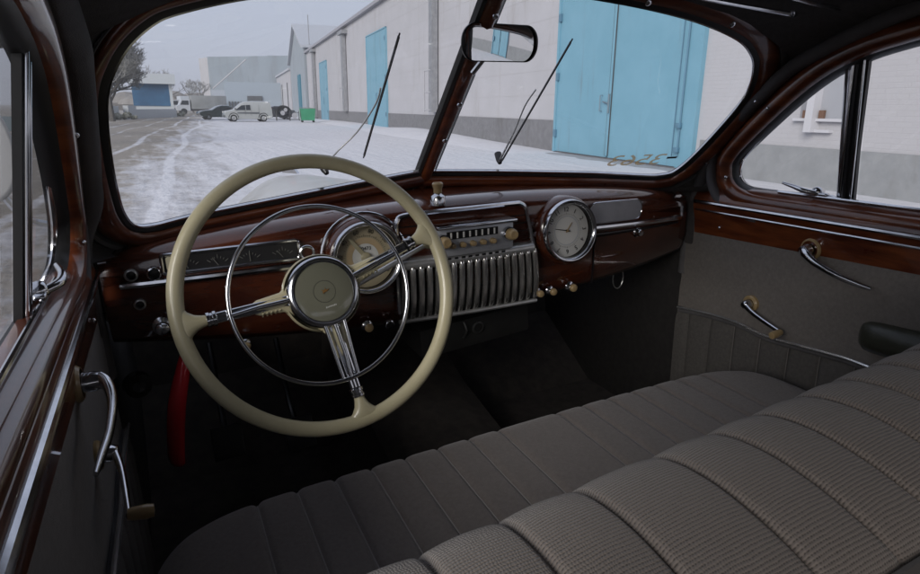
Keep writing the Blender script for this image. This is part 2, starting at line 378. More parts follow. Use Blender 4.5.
# clock
cx, cz = .241, 1.028
o, O, X, Y, AX = dial('clock', cx, cz, None)
ring_disc(O, AX, 0, .060, .011).build('dial_face', mat('clock_face', (.84, .84, .81), .5), o)
ring_disc(O, AX, 0, .031, .0118).build('inner_disc', mat('clock_centre', (.92, .92, .89), .5), o)
ring_disc(O, AX, .0315, .0335, .0118).build('inner_circle', mat('pale_print', (.7, .72, .75), .5), o)
items = []
for k in range(1, 13):
    a = 2*pi*k/12; items.append((str(k), .0145, basis(onD(O, X, Y, AX, a, .0475, .0122), X*cos(a)-Y*sin(a), X*sin(a)+Y*cos(a))))
texts(items, 'hour_scale', BLACK, o)
tk = MB()
for k in range(60):
    a = 2*pi*k/60; tk.tube([onD(O, X, Y, AX, a, .0365, .0121), onD(O, X, Y, AX, a, .0385 if k % 5 else .040, .0121)], .0003, 4)
tk.build('minute_mark', BLACK, o)
h = MB(); h.tube([onD(O, X, Y, AX, R(-78), -.006, .015), onD(O, X, Y, AX, R(-78), .033, .015)], [.0016, .0007], 6); h.build('minute_hand', BLACK, o)
h = MB(); h.tube([onD(O, X, Y, AX, R(38), -.005, .0142), onD(O, X, Y, AX, R(38), .022, .0142)], [.0014, .0009], 6); h.lathe([(.003, .012), (.003, .017), (0, .0175)], O, AX, 12); h.build('hour_hand', KNOB, o)
ring_disc(O, AX, 0, .0605, .022).build('dial_glass', LENS, o)
kn = MB(); kn.tube([onD(O, X, Y, AX, R(-90), .079, .006), onD(O, X, Y, AX, R(-90), .079, -.012)], .006, 10); kn.build('setting_clip', CHROME, o)
# speedometer
cx, cz = -.232, 1.028
o, O, X, Y, AX = dial('speedometer', cx, cz, None)
ring_disc(O, AX, 0, .060, .009).build('dial_face', mat('speed_face', (.56, .48, .32), .5), o)
ring_disc(O, AX, .027, .038, .0098).build('inner_circle', mat('speed_band', (.66, .50, .30), .5), o)
ring_disc(O, AX, 0, .0265, .0104).build('inner_disc', DIALW, o)
items = []
for i, k in enumerate(range(0, 160, 20)):
    a = R(-120+i*240/7); items.append((str(k), .0115, basis(onD(O, X, Y, AX, a, .0505, .0102), X*cos(a)-Y*sin(a), X*sin(a)+Y*cos(a))))
texts(items, 'speed_scale', BLACK, o)
tk = MB()
for k in range(43):
    a = R(-120+k*240/42); tk.tube([onD(O, X, Y, AX, a, .040, .0101), onD(O, X, Y, AX, a, .0425 if k % 3 else .0445, .0101)], .0004, 4)
tk.build('speed_mark', BLACK, o)
texts([('00473', .010, basis(O+Y*.0165+AX*.0112, X, Y))], 'odometer_digit', BLACK, o)
nd = MB(); a0 = R(-38)
nd.prism([(-.0045, -.01), (.0045, -.01), (.0035, .040), (.0015, .05), (-.0015, .05), (-.0035, .040)], lambda p, q, c: O+(X*cos(a0)-Y*sin(a0))*p+(X*sin(a0)+Y*cos(a0))*q+AX*(.014+c), .0015)
nd.lathe([(.010, .011), (.010, .016), (.007, .018), (0, .0185)], O, AX, 20); nd.build('needle', CREAM, o)
ring_disc(O, AX, 0, .0605, .022).build('dial_glass', LENS, o)
oc = MB(); oc.tube([onD(O, X, Y, AX, R(t), .0855, .004) for t in range(-110, 111, 10)], .0035, 8); oc.build('outer_trim', CHROME, o)

# ---------------- radio and speaker grille
rad = part('radio', car)
bz = MB(); path = [(-.168, .90), (-.168, 1.0), (-.166, 1.075), (-.163, 1.092), (-.15, 1.102), (-.08, 1.104), (.0, 1.104), (.10, 1.104), (.118, 1.102), (.131, 1.092), (.137, 1.07), (.150, 1.02), (.160, .96), (.164, .885)]
bz.tube([DF(x, z, .008) for x, z in path], .0048, 8, smooth=4); bz.build('chrome_surround', CHROME, rad)
inn = MB(); inn.prism([(-.163, .99), (.150, .985), (.134, 1.09), (.12, 1.10), (-.155, 1.10), (-.163, 1.09)], lambda a, b, c: DF(a, b, .0008+c), .002); inn.build('fascia_panel', DASHM, rad)
for k in range(3):
    gv = MB(); gv.tube([DF(.092, 1.075-.017*k, .0035), DF(.132+.004*k, 1.075-.017*k, .0035)], .0013, 6); gv.build('groove', BLACK, rad)
    gv = MB(); gv.tube([DF(-.092, 1.078-.017*k, .0035), DF(-.160, 1.078-.017*k, .0035)], .0013, 6); gv.build('groove', BLACK, rad)
rb = MB(); rb.box((0, face_y(0)-.012, 1.042), (.180, .028, .062), bev=.004); rb.build('radio_body', INS, rad)
rh = MB(); rh.box((-.0, face_y(0)-.022, 1.074), (.184, .038, .008), bev=.003); rh.build('radio_brow', CHROME, rad)
dw = MB(); dw.box((-.008, face_y(0)-.0265, 1.055), (.118, .002, .016)); dw.build('dial_window', BLACK, rad)
tm = MB()
for k in range(8): tm.box((-.058+k*.0143, face_y(0)-.028, 1.055), (.0035, .0014, .012))
tm.build('station_mark', DIALW, rad)
proto = None
for k in range(5):
    if proto is None:
        b = MB(); b.lathe([(.0065, 0), (.0065, .004), (.0055, .010), (.0045, .012), (0, .0125)], (0, 0, 0), (0, -1, .1), 16); proto = b.build('push_button', KNOB, rad); c = proto
    else: c = proto.copy(); COL.objects.link(c)
    c.location = (-.056+.0235*k, face_y(0)-.026, 1.034)
for sx in (.077, -.077):
    k1 = MB(); k1.lathe([(.0165, 0), (.0165, .003), (.0145, .008), (.0125, .009)], (sx, face_y(0)-.026, 1.044), (0, -1, .1), 24); k1.build('knob_ring', CHROME, rad)
    k2 = MB(); k2.lathe([(.0125, .004), (.0122, .018), (.0105, .024), (.009, .026), (.0065, .0265), (.006, .025), (0, .025)], (sx, face_y(0)-.026, 1.044), (0, -1, .1), 20); k2.build('tuning_knob', KNOB, rad)
# grille shelf and ribs
sp = part('speaker_grille', car)
sh = MB(); n = 20
sh.grid([[DF(x, 1.014, .0), DF(x, 1.012, .016), DF(x, 1.008, .021), DF(x, .997, .022), DF(x, .992, .018), DF(x, .990, .004)] for x in [-.163+.312*i/n for i in range(n+1)]]); sh.build('shelf', STEEL, sp, ang=50)
bk = MB(); bk.prism([(-.165, .878), (.160, .872), (.152, .99), (-.165, .99)], lambda a, b, c: DF(a, b, .001+c), .001); bk.build('grille_back', BLACK, sp)
RIBM = mat('grille_metal', (.74, .73, .71), .2, .88, var=(.6, .59, .57), vs=12)
NR = 18
for k in range(NR):
    x = -.157+.308*k/(NR-1); b = MB(); hw = .0057; rows = []
    for z, o_, w_ in ((1.003, .0185, .2), (1.001, .021, .8), (.992, .0240, 1.0), (.96, .0245, 1.), (.93, .0225, 1.), (.90, .017, 1.), (.886, .010, .9), (.878, .002, .6)):
        xx = x+(.99-z)*.10*max(0, x)/.15
        rows.append([DF(xx+a*hw*w_, z, o_+c) for a, c in ((-1, -.012), (-1, -.003), (-.55, 0), (.55, 0), (1, -.003), (1, -.012))])
    b.grid(rows); b.build('rib', RIBM, sp, ang=50)
bb = MB(); bb.tube([DF(x, .880-.006*(x+.16)/.32, .004) for x in [-.168+.334*i/12 for i in range(13)]], .005, 8); bb.build('lower_trim', STEEL, sp)
sm_ = MB()
for i in range(9): sm_.box(DF(-.06+.016*i, 1.006, .0225), (.008, .001, .004))
sm_.build('shelf_slot', BLACK, sp)

# ---------------- knobs and switches
def knob(name, px, py, r, m1=CHROME, m2=KNOB, long=.022, z=None):
    p = A(px, py, 1, 1.13); p = A(px, py, 1, face_y(p.x)-long*.6); p = V((p.x, face_y(p.x)+.002, p.z)); o = part(name, dash)
    a = MB(); a.lathe([(r*1.35, -.002), (r*1.35, .003), (r*1.0, .006), (r*.5, .007), (r*.5, long*.6)], p, (0, -1, .05), 20); a.build('ferrule', m1, o) if 0 else a
    ob = a.build(name, m1, dash); D.objects.remove(o)
    b = MB(); b.lathe([(r*.5, long*.5), (r*.95, long*.62), (r, long*.8), (r*.85, long), (r*.5, long*1.05), (0, long*1.06)], p, (0, -1, .05), 20); b.bm
    me = D.meshes.new('k'); bmesh.ops.recalc_face_normals(b.bm, faces=b.bm.faces); b.bm.to_mesh(me); b.bm.free(); me.shade_smooth()
    bm = bmesh.new(); bm.from_mesh(ob.data); nf = len(bm.faces); bm.from_mesh(me); bm.faces.ensure_lookup_table()
    for f in bm.faces[nf:]: f.material_index = 1
    ob.data.materials.append(m2); bm.to_mesh(ob.data); bm.free(); D.meshes.remove(me); return ob
for q in ((540, 294, .0085), (553, 292, .0085), (573, 288, .0095)): knob('dash_knob', *q)
knob('dash_knob', 369, 328, .009, long=.02); knob('dash_knob', 247, 346, .007)
knob('light_switch', 163, 329, .013, CHROME, CHROME, .03)
for px, py, r in ((154, 273, .0125), (131, 275, .011), (140, 304, .010), (389, 324, .0105)):
    p = A(px, py, 1, 1.13); p = A(px, py, 1, face_y(p.x)); b = MB(); b.lathe([(r, -.002), (r*1.05, .003), (r*.95, .007), (r*.75, .008), (r*.7, .003)], p, (0, -1, 0), 24)
    ob = b.build('switch_ring', CHROME if px in (154, 389) else STEEL, dash); b = MB(); b.lathe([(r*.72, .002), (r*.6, .006), (0, .007)], p, (0, -1, 0), 20); b.build('switch_button', BLACK, dash)
# knob on top of the dash
p = V((-.062, 1.30, 1.113))
p = A(438, 199, 2, 1.125)
a = MB(); a.lathe([(.016, -.012), (.016, .0), (.014, .006), (.008, .010), (.006, .014)], p, (0, 0, 1), 24); a.build('choke_base', CHROME, dash)
a = MB(); a.lathe([(.006, .010), (.009, .014), (.0085, .020), (.0105, .026), (.0115, .031), (.009, .034), (0, .035)], p, (0, 0, 1), 24); a.build('choke_knob', KNOB, dash)
# lower trim, heater box, red lever, plates
hb = MB(); hb.box((.075, 1.33, .775), (.30, .16, .075), Matrix.Rotation(R(-4), 3, 'Y'), .008); hb = hb.build('heater_box', GREYM, car)
hd = MB(); hd.lathe([(.016, 0), (.016, .004), (.012, .006), (.011, .003)], (.075, 1.248, .785), (0, -1, 0), 20); hd.tube([(.035, 1.247, .765), (.04, 1.238, .785), (.037, 1.247, .805)], .003, 8, smooth=3); hd.build('heater_dial', mat('dull_dial', (.12, .12, .12), .4, .6), hb)
hl = MB(); hl.tube([A(186, 352, 1, 1.22), A(182, 375, 1, 1.2), A(177, 405, 1, 1.19), A(176, 435, 1, 1.2), A(177, 457, 1, 1.215), A(181, 462, 1, 1.24)], [.010, .014, .0165, .0165, .0155, .011], 14, smooth=5)
hl.build('brake_lever', RED, car)
sl = MB(); sl.tube([A(330, 318, 1, 1.24), A(345, 360, 1, 1.3)], .006, 8); sl.build('choke_cable', BLACK, car)

# ---------------- steering wheel
CW = V((-.365, .928, 1.032)); TW = R(21); WX = V((1, 0, 0)); WY = V((0, sin(TW), cos(TW))); WN = V((0, -cos(TW), sin(TW)))
def W(a, b, c=0.): return CW+WX*a+WY*b+WN*c
def wpl(px, py, c=0.):
    r = MI@rayw(px, py); t = (CW+WN*c-CAM).dot(WN)/r.dot(WN); v = CAM+r*t-CW; return v.dot(WX), v.dot(WY)
sw = part('steering_wheel', car)
rm = MB(); RW = .212; n = 96; rows = []
for i in range(n):
    t = 2*pi*i/n; rows.append([W(cos(t)*(RW+cos(q)*.0118), sin(t)*(RW+cos(q)*.0118), sin(q)*.0108) for q in [2*pi*k/16 for k in range(16)]])
rm.grid(rows, True, True); rm.build('rim', CREAM, sw, ang=80)
sp_px = [(192, 324), (421, 237), (363, 409)]
for (px, py) in sp_px:
    a, b = wpl(px, py); th = math.atan2(b, a); d = V((cos(th), sin(th))); e = V((-d.y, d.x))
    q = lambda r_, s_, c_: W(d.x*r_+e.x*s_, d.y*r_+e.y*s_, c_)
    root = MB(); rows = []
    for r_, hw, ht in ((.172, .0078, .0078), (.180, .009, .009), (.189, .012, .0098), (.197, .018, .0102), (.204, .029, .010), (.211, .042, .008)):
        rows.append([q(r_, cos(k*2*pi/14)*hw, sin(k*2*pi/14)*ht) for k in range(14)])
    root.grid(rows, False, True); root.bm.faces.new([v for v in root.bm.verts][:14]); root.build('spoke_root', CREAM, sw, ang=80)
    fer = MB(); fer.lathe([(.0095, .160), (.0115, .161), (.0115, .165), (.0098, .166), (.0098, .169), (.0112, .170), (.0112, .174), (.009, .175)], W(0, 0, 0), WX*d.x+WY*d.y, 20); fer.build('ferrule', CHROME, sw)
    rods = MB()
    for s_ in (-.0052, 0, .0052): rods.tube([q(.05, s_*1.2, .0), q(.165, s_, .0)], .0030, 8)
    rods.build('spoke', CHROME, sw)
    fl = MB(); rows = []
    for r_, hw, ht, c_ in ((.030, .038, .010, -.010), (.052, .024, .010, -.008), (.064, .0155, .009, -.005), (.085, .0135, .008, -.004), (.100, .012, .007, -.004), (.108, .008, .004, -.004)):
        rows.append([q(r_, cos(k*2*pi/14)*hw, c_+sin(k*2*pi/14)*ht) for k in range(14)])
    fl.grid(rows, False, True); fl.bm.faces.ensure_lookup_table(); fl.build('spoke_boss', CREAM, sw, ang=80)
    gr = MB()
    for k in range(5): sd_ = -1 if d.x > .3 else (1 if d.x < -.3 else 0); gr.tube([q(.070+.0065*k, sd_*.0105, .003), q(.070+.0065*k, sd_*.0145, -.006)], .0012, 6)
    gr.build('finger_rib', CREAM, sw)
# horn ring
hr = MB(); rows = []; RH = .139; hc = (-.003, -.003)
for i in range(90):
    t = 2*pi*i/90; rows.append([W(hc[0]+cos(t)*(RH+cos(q)*.0036), hc[1]+sin(t)*(RH+cos(q)*.0036), .012+sin(q)*.0036) for q in [2*pi*k/10 for k in range(10)]])
hr.grid(rows, True, True)
for (px, py) in sp_px:
    a, b = wpl(px, py); th = math.atan2(b, a); 
    hr.tube([W(cos(th)*.05, sin(th)*.05, .010), W(cos(th)*.10, sin(th)*.10, .012), W(hc[0]+cos(th)*RH, hc[1]+sin(th)*RH, .012)], .0034, 8)
a, b = wpl(*sp_px[2]); th = math.atan2(b, a)
for dd in (-.16, .16): hr.tube([W(cos(th+dd*2)*.05, sin(th+dd*2)*.05, .010), W(hc[0]+cos(th+dd*.55)*RH, hc[1]+sin(th+dd*.55)*RH, .012)], .0032, 8)
hr.build('horn_ring', CHROME, sw, ang=80)
hub = MB(); hub.lathe([(.050, -.035), (.060, -.02), (.0625, -.008), (.060, .0)], CW, WN, 48); hub.build('hub_shell', CREAM, sw, ang=60)
hc_ = MB(); hc_.lathe([(.0560, -.004), (.0570, .004), (.0560, .010), (.0535, .0135), (.0505, .0145), (.0485, .012), (.048, .0135), (.0465, .0135), (.0455, .011)], CW, WN, 56); hc_.build('hub_ring', CHROME, sw, ang=60)
cap = MB(); cap.lathe([(.0458, .0115), (.040, .0130), (.022, .0150), (.0175, .0152)], CW, WN, 48); cap.lathe([(.0168, .0152), (.008, .0158), (0, .016)], CW, WN, 40); cap.build('horn_cap', GLASSD, sw, ang=60)
ln = MB(); ln.lathe([(.0168, .0151), (.0175, .0151)], CW, WN, 40); ln.build('cap_circle', BLACK, sw)
em = MB(); em.prism([(-.004, -.0035), (-.002, -.002), (-.002, -.005), (-.001, -.002), (.003, -.001), (.0075, .003), (.002, .0015), (.001, .005), (-.001, .001), (-.006, .003), (-.003, 0)], lambda x, y, c: W(x-.000, y+.0005, .0165+c), .0006); em.build('emblem', mat('emblem_gold', (.28, .15, .05), .4, .6), sw)
lm = MB()
for k in range(8): lm.box(W(-.001+k*.0022, -.0255+.0004*k, .0146), (.0012, .0006, .0022 if k % 3 else .003))
lm.build('cap_lettering', mat('pale_etch', (.5, .5, .48), .5), sw)
# column, gear lever, small loop
cl = MB(); cl.lathe([(.050, .03), (.040, .05), (.030, .08), (.027, .12), (.027, .75)], CW, -WN, 32); cl.build('steering_column', CREAM, car, ang=50)
gl_ = MB(); p0 = CW-WN*.055+V((.02, 0, -.01)); p1 = A(429, 243, 1, .985)
gl_.tube([p0, p0.lerp(p1, .5)+V((0, 0, -.002)), p1], [.0062, .005, .004], 10); gl_.build('gear_lever', STEEL, car)
gk_ = MB(); gk_.lathe([(.004, -.012), (.009, -.006), (.011, .004), (.008, .013), (0, .016)], p1, p1-p0, 18); gk_.build('gear_knob', CREAM, car)
lp = MB(); c = A(307, 253, 1, .99); lp.tube([c+V((cos(t)*.011, 0, sin(t)*.011)) for t in [2*pi*k/20 for k in range(20)]], .0024, 8, closed=True); lp.tube([c+V((.004, 0, -.011)), c+V((.008, .02, -.03))], .003, 6); lp.build('indicator_loop', CHROME, car)

# ---------------- rear-view mirror
mo = part('rear_view_mirror', car); mc = A(500.5, 43, 1, 1.06)
d_ = (mc-CAM).normalized()
MAIM = V((.69, .40, 1.34)); r_ = (MAIM-mc).normalized(); mn = (r_-d_).normalized(); mx = V((0, 0, 1)).cross(mn).normalized(); mx = mx if mx.x > 0 else -mx; my = mn.cross(mx); my = my if my.z > 0 else -my
mw, mh = .176, .066
RR0 = rrect(mw, mh, .030, 8); RR = []
for i_, a_ in enumerate(RR0):
    b_ = RR0[(i_+1) % len(RR0)]; k_ = max(1, int(math.dist(a_, b_)/.004))
    RR += [(a_[0]+(b_[0]-a_[0])*j_/k_, a_[1]+(b_[1]-a_[1])*j_/k_) for j_ in range(k_)]
hs = MB(); rows = []
for sc_, dz in ((0, -.008), (.6, -.008), (.95, -.004), (1.0, .0), (1.0, .003), (.955, .004)): rows.append([mc+mx*(x*sc_ if sc_ < 1 else x+(sc_-1)*mw/2*(1 if x > 0 else -1))+my*(y*sc_ if sc_ < 1 else y+(sc_-1)*mh/2*(1 if y > 0 else -1))+mn*dz for x, y in RR])
hs.grid(rows, False, True); hs.build('mirror_shell', BLACK, mo, ang=60)
mg = MB(); RC = .9; rows = []
f = lambda x, y: mc+mx*x+my*y+mn*(.0035-(x*x+y*y)/(2*RC))
for s_ in [i/24 for i in range(1, 25)]: rows.append([f(x*.955*max(s_, .001), y*.94*max(s_, .001)) for x, y in RR])
mg.grid(rows, False, True); mg.bm.faces.new([v for v in mg.bm.verts][:len(RR)]); mg.build('mirror_glass', MIRROR, mo, ang=80)
ms = MB(); ms.tube([mc-mn*.015, WO+WD*.33+V((0, -.02, -.02))], .006, 10); ms.build('mirror_stem', CHROME, mo)

# ---------------- doors
def Xg(z): return .740-.20*(z-1.07)
def Xi(z): return .709-.18*(z-1.07)
def slope(y): return .022*(y-.8)                      # belt falls toward the front
OP = [(-.02, 1.100), (.3, 1.095), (.6, 1.090), (.8, 1.087), (.99, 1.086), (1.05, 1.092), (1.078, 1.108), (1.085, 1.135), (1.070, 1.172), (.96, 1.268), (.87, 1.335), (.80, 1.370), (.72, 1.393), (.6, 1.410), (.3, 1.422), (.06, 1.42), (-.02, 1.40), (-.05, 1.36), (-.05, 1.16)]
def dring(mb, sg, prof, pts, closed=True):
    O = catmull([V((a, b, 0)) for a, b in pts], 5, closed); n = len(O); rows = []
    for i, p in enumerate(O):
        a = O[(i-1) % n] if closed or i else p; b = O[(i+1) % n] if closed or i < n-1 else p; t = (b-a).normalized(); nr = V((t.y, -t.x))
        rows.append([V((sg*(Xi(p.y)+k), p.x+nr.x*o, p.y+nr.y*o)) for o, k in prof])
    mb.grid(rows, closed)
def door(sg):
    d = part('front_door', car)
    tag(d, 'driver side front door on the left' if sg < 0 else 'passenger side front door on the right')
    m = MB(); dring(m, sg, [(0, .028), (0, .006), (.006, -.008), (.016, -.013), (.030, -.010), (.040, .002), (.047, .004), (.052, .03)], OP); m.build('window_frame', WOOD, d, ang=60)
    m = MB(); dring(m, sg, [(-.007, .034), (-.007, .022), (-.003, .012), (.001, .006), (.001, .034)], OP); m.build('window_channel', RUBBER, d, ang=50)
    m = MB(); dring(m, sg, [(.050, .012), (.049, -.004), (.056, -.012), (.066, -.010), (.072, .004)], OP[4:15], False); m.build('windlace', PILLAR, d, ang=80)
    # sill garnish
    g = MB(); rows = []
    for i in range(41):
        y = -.10+1.285*i/40; k = slope(y); 
        t = max(0, (y-1.0)/.22)
        top = 1.086-.006*t
        pr = [(.735, top+.010), (.722, top+.011), (.711, top+.007), (.700, top-.008), (.692, top-.024), (.6905, top-.04), (.694, top-.055), (.700, top-.075), (.7035, .975-k*1.0), (.716, .972-k)]
        rows.append([V((sg*a, y, b-k*.4)) for a, b in pr])
    g.grid(rows); g.build('door_garnish', WOOD, d, ang=60)
    for z0, rr, xx in ((1.052, .0052, .6895), (1.031, .0034, .6950)):
        s = MB(); s.tube([(sg*xx, y, z0-slope(y)*.4) for y in [-.08+1.26*i/16 for i in range(17)]], rr, 8); s.build('chrome_strip', CHROME, d)
    s = MB(); s.tube([(sg*.717, y, 1.099-slope(y)*.4) for y in [-.04+1.0*i/16 for i in range(17)]], .0035, 8); s.build('sill_bead', CHROME, d)
    # cloth card
    c = MB(); rows = []
    for i in range(27):
        y = -.12+1.34*i/26; rows.append([V((sg*(.704+.004*math.exp(-((z-.83)/.02)**2)), y, z)) for z in (1.0, .95, .90, .86, .83, .80, .74, .6, .38)])
    c.grid(rows); c.build('door_card', CARD, d)
    # curved chrome strip and pleats below
    cs = [A(677, 307, 0, .69), A(705, 313, 0, .69), A(736, 322.5, 0, .69), A(764.5, 336, 0, .69), A(796, 345, 0, .69), A(829.5, 354, 0, .69), A(862, 364.5, 0, .69)]
    cs = [V((sg*.696, p.y, p.z)) for p in cs]; last = cs[-1]; cs += [V((sg*.696, last.y-.25, last.z-.01)), V((sg*.696, -.08, last.z-.02))]
    cc = catmull(cs, 4)
    s = MB(); s.tube([p+V((-sg*.004, 0, 0)) for p in cc], .0042, 8); s.build('lower_chrome_strip', mat('bright_strip', (.8, .8, .82), .22, .85), d)
    s = MB(); s.tube([p+V((sg*.003, 0, -.011)) for p in cc], .0055, 8, flat=.8); s.build('piping', PILLAR, d)
    pl = MB(); rows = []; edges = []
    def ztop(y):
        for a, b in zip(cc, cc[1:]):
            if b.y <= y <= a.y: return a.z+(b.z-a.z)*(a.y-y)/max(1e-6, a.y-b.y)
        return cc[0].z if y > cc[0].y else cc[-1].z
    for i in range(481):
        y = -.08+1.295*i/480; ph = ((y-.02)/.077) % 1; dd_ = min(ph, 1-ph)*.077; puff = .003*(1-abs(2*ph-1)**2)+.008*(1-math.exp(-(dd_/.005)**1.2))
        zt = ztop(y)-.012; rows.append([V((sg*(.7035-puff*q), y, zt-dz)) for dz, q in ((0, .2), (.015, .8), (.04, 1), (.2, 1), (.40, .9))])
    pl.grid(rows); pl.build('pleated_card', mat('pleat_cloth', (.10, .093, .088), .95, var=(.13, .12, .113), vs=130, vd=6, bump=.5, bs=900), d, ang=50)
    for k in range(4, 14):
        y = .02+.077*k; zt = ztop(y)-.014; s = MB(); s.tube([(sg*.7005, y, zt), (sg*.700, y, zt-.2), (sg*.7005, y, zt-.4)], .0012, 6); s.build('seam', mat('seam_thread2', (.22, .205, .195), .9), d)
    # inside handle
    hy, hz = .850, .985
    h = MB(); h.lathe([(.024, -.002), (.024, .005), (.0205, .009), (.019, .009)], (sg*.705, hy, hz), (-sg, 0, 0), 28); h.build('handle_rose', KNOB, d)
    h = MB(); h.lathe([(.0135, .004), (.013, .022), (.010, .032), (0, .034)], (sg*.705, hy, hz), (-sg, 0, 0), 24)
    h.tube([(sg*.676, hy, hz), (sg*.668, hy-.012, hz-.004), (sg*.664, hy-.04, hz-.018), (sg*.668, hy-.085, hz-.034), (sg*.676, hy-.125, hz-.044), (sg*.680, hy-.152, hz-.048)], [.012, .011, .0085, .0072, .0062, .004], 12, smooth=5, upv=(1, 0, 0), flat=.7); h.build('door_handle', CHROME, d, ang=60)
    # window crank
    hy, hz = (.985, .818) if sg > 0 else (.885, .862)
    h = MB(); h.lathe([(.021, -.002), (.021, .005), (.018, .008), (.013, .008)], (sg*.705, hy, hz), (-sg, 0, 0), 28); h.build('crank_rose', KNOB, d)
    h = MB(); h.lathe([(.012, .004), (.0115, .020), (.008, .028), (0, .029)], (sg*.705, hy, hz), (-sg, 0, 0), 20)
    h.tube([(sg*.682, hy, hz), (sg*.674, hy-.035, hz-.012), (sg*.668, hy-.095, hz-.026), (sg*.666, hy-.118, hz-.030)], [.0085, .0065, .0055, .006], 10, smooth=5, upv=(1, 0, 0), flat=.7); h.build('window_crank', CHROME, d, ang=60)
    h = MB(); h.lathe([(.007, 0), (.0085, .006), (.0095, .022), (.008, .030), (0, .031)], (sg*.668, hy-.115, hz-.030), (-sg, 0, -.12), 18); h.build('crank_knob', KNOB, d)
    # armrest
    ar = MB(); rows = []
    if sg < 0: ar.bm.free(); ar = None
    for y, rx, rz, zc in () if sg < 0 else ((.712, .004, .010, .835), (.707, .022, .024, .835), (.695, .032, .031, .835), (.675, .038, .033, .837), (.62, .041, .034, .84), (.50, .045, .038, .85), (.38, .042, .036, .848), (.33, .02, .03, .846)):
        rows.append([V((sg*(.705-max(-.0, rx*(.35+.65*cos(k*2*pi/20)) if cos(k*2*pi/20) > -.5 else 0)), y, zc+sin(k*2*pi/20)*rz)) for k in range(20)])
    if ar: ar.grid(rows, False, True); ar.build('armrest', OLIVE, d, ang=80)
    # vent window: divider, frame, pane, latch; main pane
    def gp(y, z, k=0): return V((sg*(Xg(z)+k), y, z))
    m = MB(); rows = []
    for y0, z0 in ((.806, 1.075), (.800, 1.2), (.792, 1.3), (.784, 1.392)):
        rows.append([gp(y0+a, z0, k) for a, k in ((-.013, .004), (-.013, -.005), (-.009, -.006), (-.007, -.003), (.002, -.004), (.004, -.008), (.010, -.008), (.012, .004))])
    m.grid(rows); m.build('window_divider', RUBBER, d, ang=40)
    m = MB(); m.quadbox(gp(.797, 1.085, -.009), gp(.777, 1.388, -.009), .0035, .004, (-sg, 0, 0)); m.quadbox(gp(.822, 1.085, -.005), gp(.800, 1.375, -.005), .006, .010, (-sg, 0, 0)); m.build('divider_bead', CHROME, d)
    VO = [(.826, 1.100), (.90, 1.096), (1.02, 1.094), (1.062, 1.100), (1.080, 1.122), (1.072, 1.158), (1.03, 1.204), (.935, 1.293), (.865, 1.343), (.815, 1.362)]
    VOc = catmull([V((a, b, 0)) for a, b in VO], 4)
    m = MB(); m.tube([gp(p.x, p.y, -.002) for p in VOc]+[gp(.820, 1.23, -.002)], .0048, 8, closed=True); m.build('vent_frame', CHROME, d)
    m = MB(); m.tube([gp(p.x+.0, p.y, .003) for p in [V((.82+(q.x-.82)*1.03, 1.093+(q.y-1.098)*1.03, 0)) for q in VOc]], .004, 6, closed=True); m.build('vent_seal', RUBBER, d)
    m = MB(); m.bm.faces.new([m.bm.verts.new(gp(p.x, p.y)) for p in VOc]); m.build('vent_pane', SIDEG, d, smooth=False, keep=True)
    m = MB(); mp = [(-.03, 1.09), (.79, 1.08), (.775, 1.40), (.6, 1.42), (.0, 1.42), (-.04, 1.38)]; m.bm.faces.new([m.bm.verts.new(gp(a, b, .004)) for a, b in mp]); m.build('window_pane', SIDEG, d, smooth=False, keep=True)
    lt = MB(); lt.lathe([(.012, -.004), (.012, .008), (.009, .014), (0, .015)], gp(.868, 1.106, -.006), (-sg, 0, .3), 18)
    lt.tube([gp(.868, 1.106, -.016), gp(.885, 1.110, -.030), gp(.91, 1.116, -.030), gp(.945, 1.120, -.020)], [.006, .0062, .005, .0035], 10, smooth=4)
    lt.box(gp(.852, 1.104, -.014), (.014, .022, .008), bev=.003); lt.build('vent_latch', CHROME, d, ang=60)
    for y, z in ((1.065, 1.08), (1.09, 1.12), (.97, 1.285), (1.10, .99)): screw(V((sg*(Xi(z)-.010), y, z)) if z > 1 else V((sg*.699, y, z)), (-sg, 0, 0), d, .0032)
    return d
dl = door(-1); dr = door(1)
# armrest only on the passenger side is seen; the driver's one is below the frame
# exterior mirror on the driver's door
sm = MB(); c = A(-16, 150, 0, -.86); 
sm.lathe([(0, -.03), (.030, -.022), (.048, 0), (.052, .014), (.050, .02), (.046, .021), (0, .021)], (0, 0, 0), (0, -1, 0), 32)
sm.bm.transform(Matrix.Translation(c)@Matrix.Scale(1.9, 4, (0, 0, 1))); ob = sm.build('side_mirror', mat('white_paint', (.6, .6, .6), .25, coat=.5), car, ang=60)
sa = MB(); sa.tube([c+V((0, 0, -.06)), c+V((.03, .05, -.14)), V((-.78, c.y+.08, 1.08))], .007, 8, smooth=3); sa.build('mirror_arm', CHROME, ob)

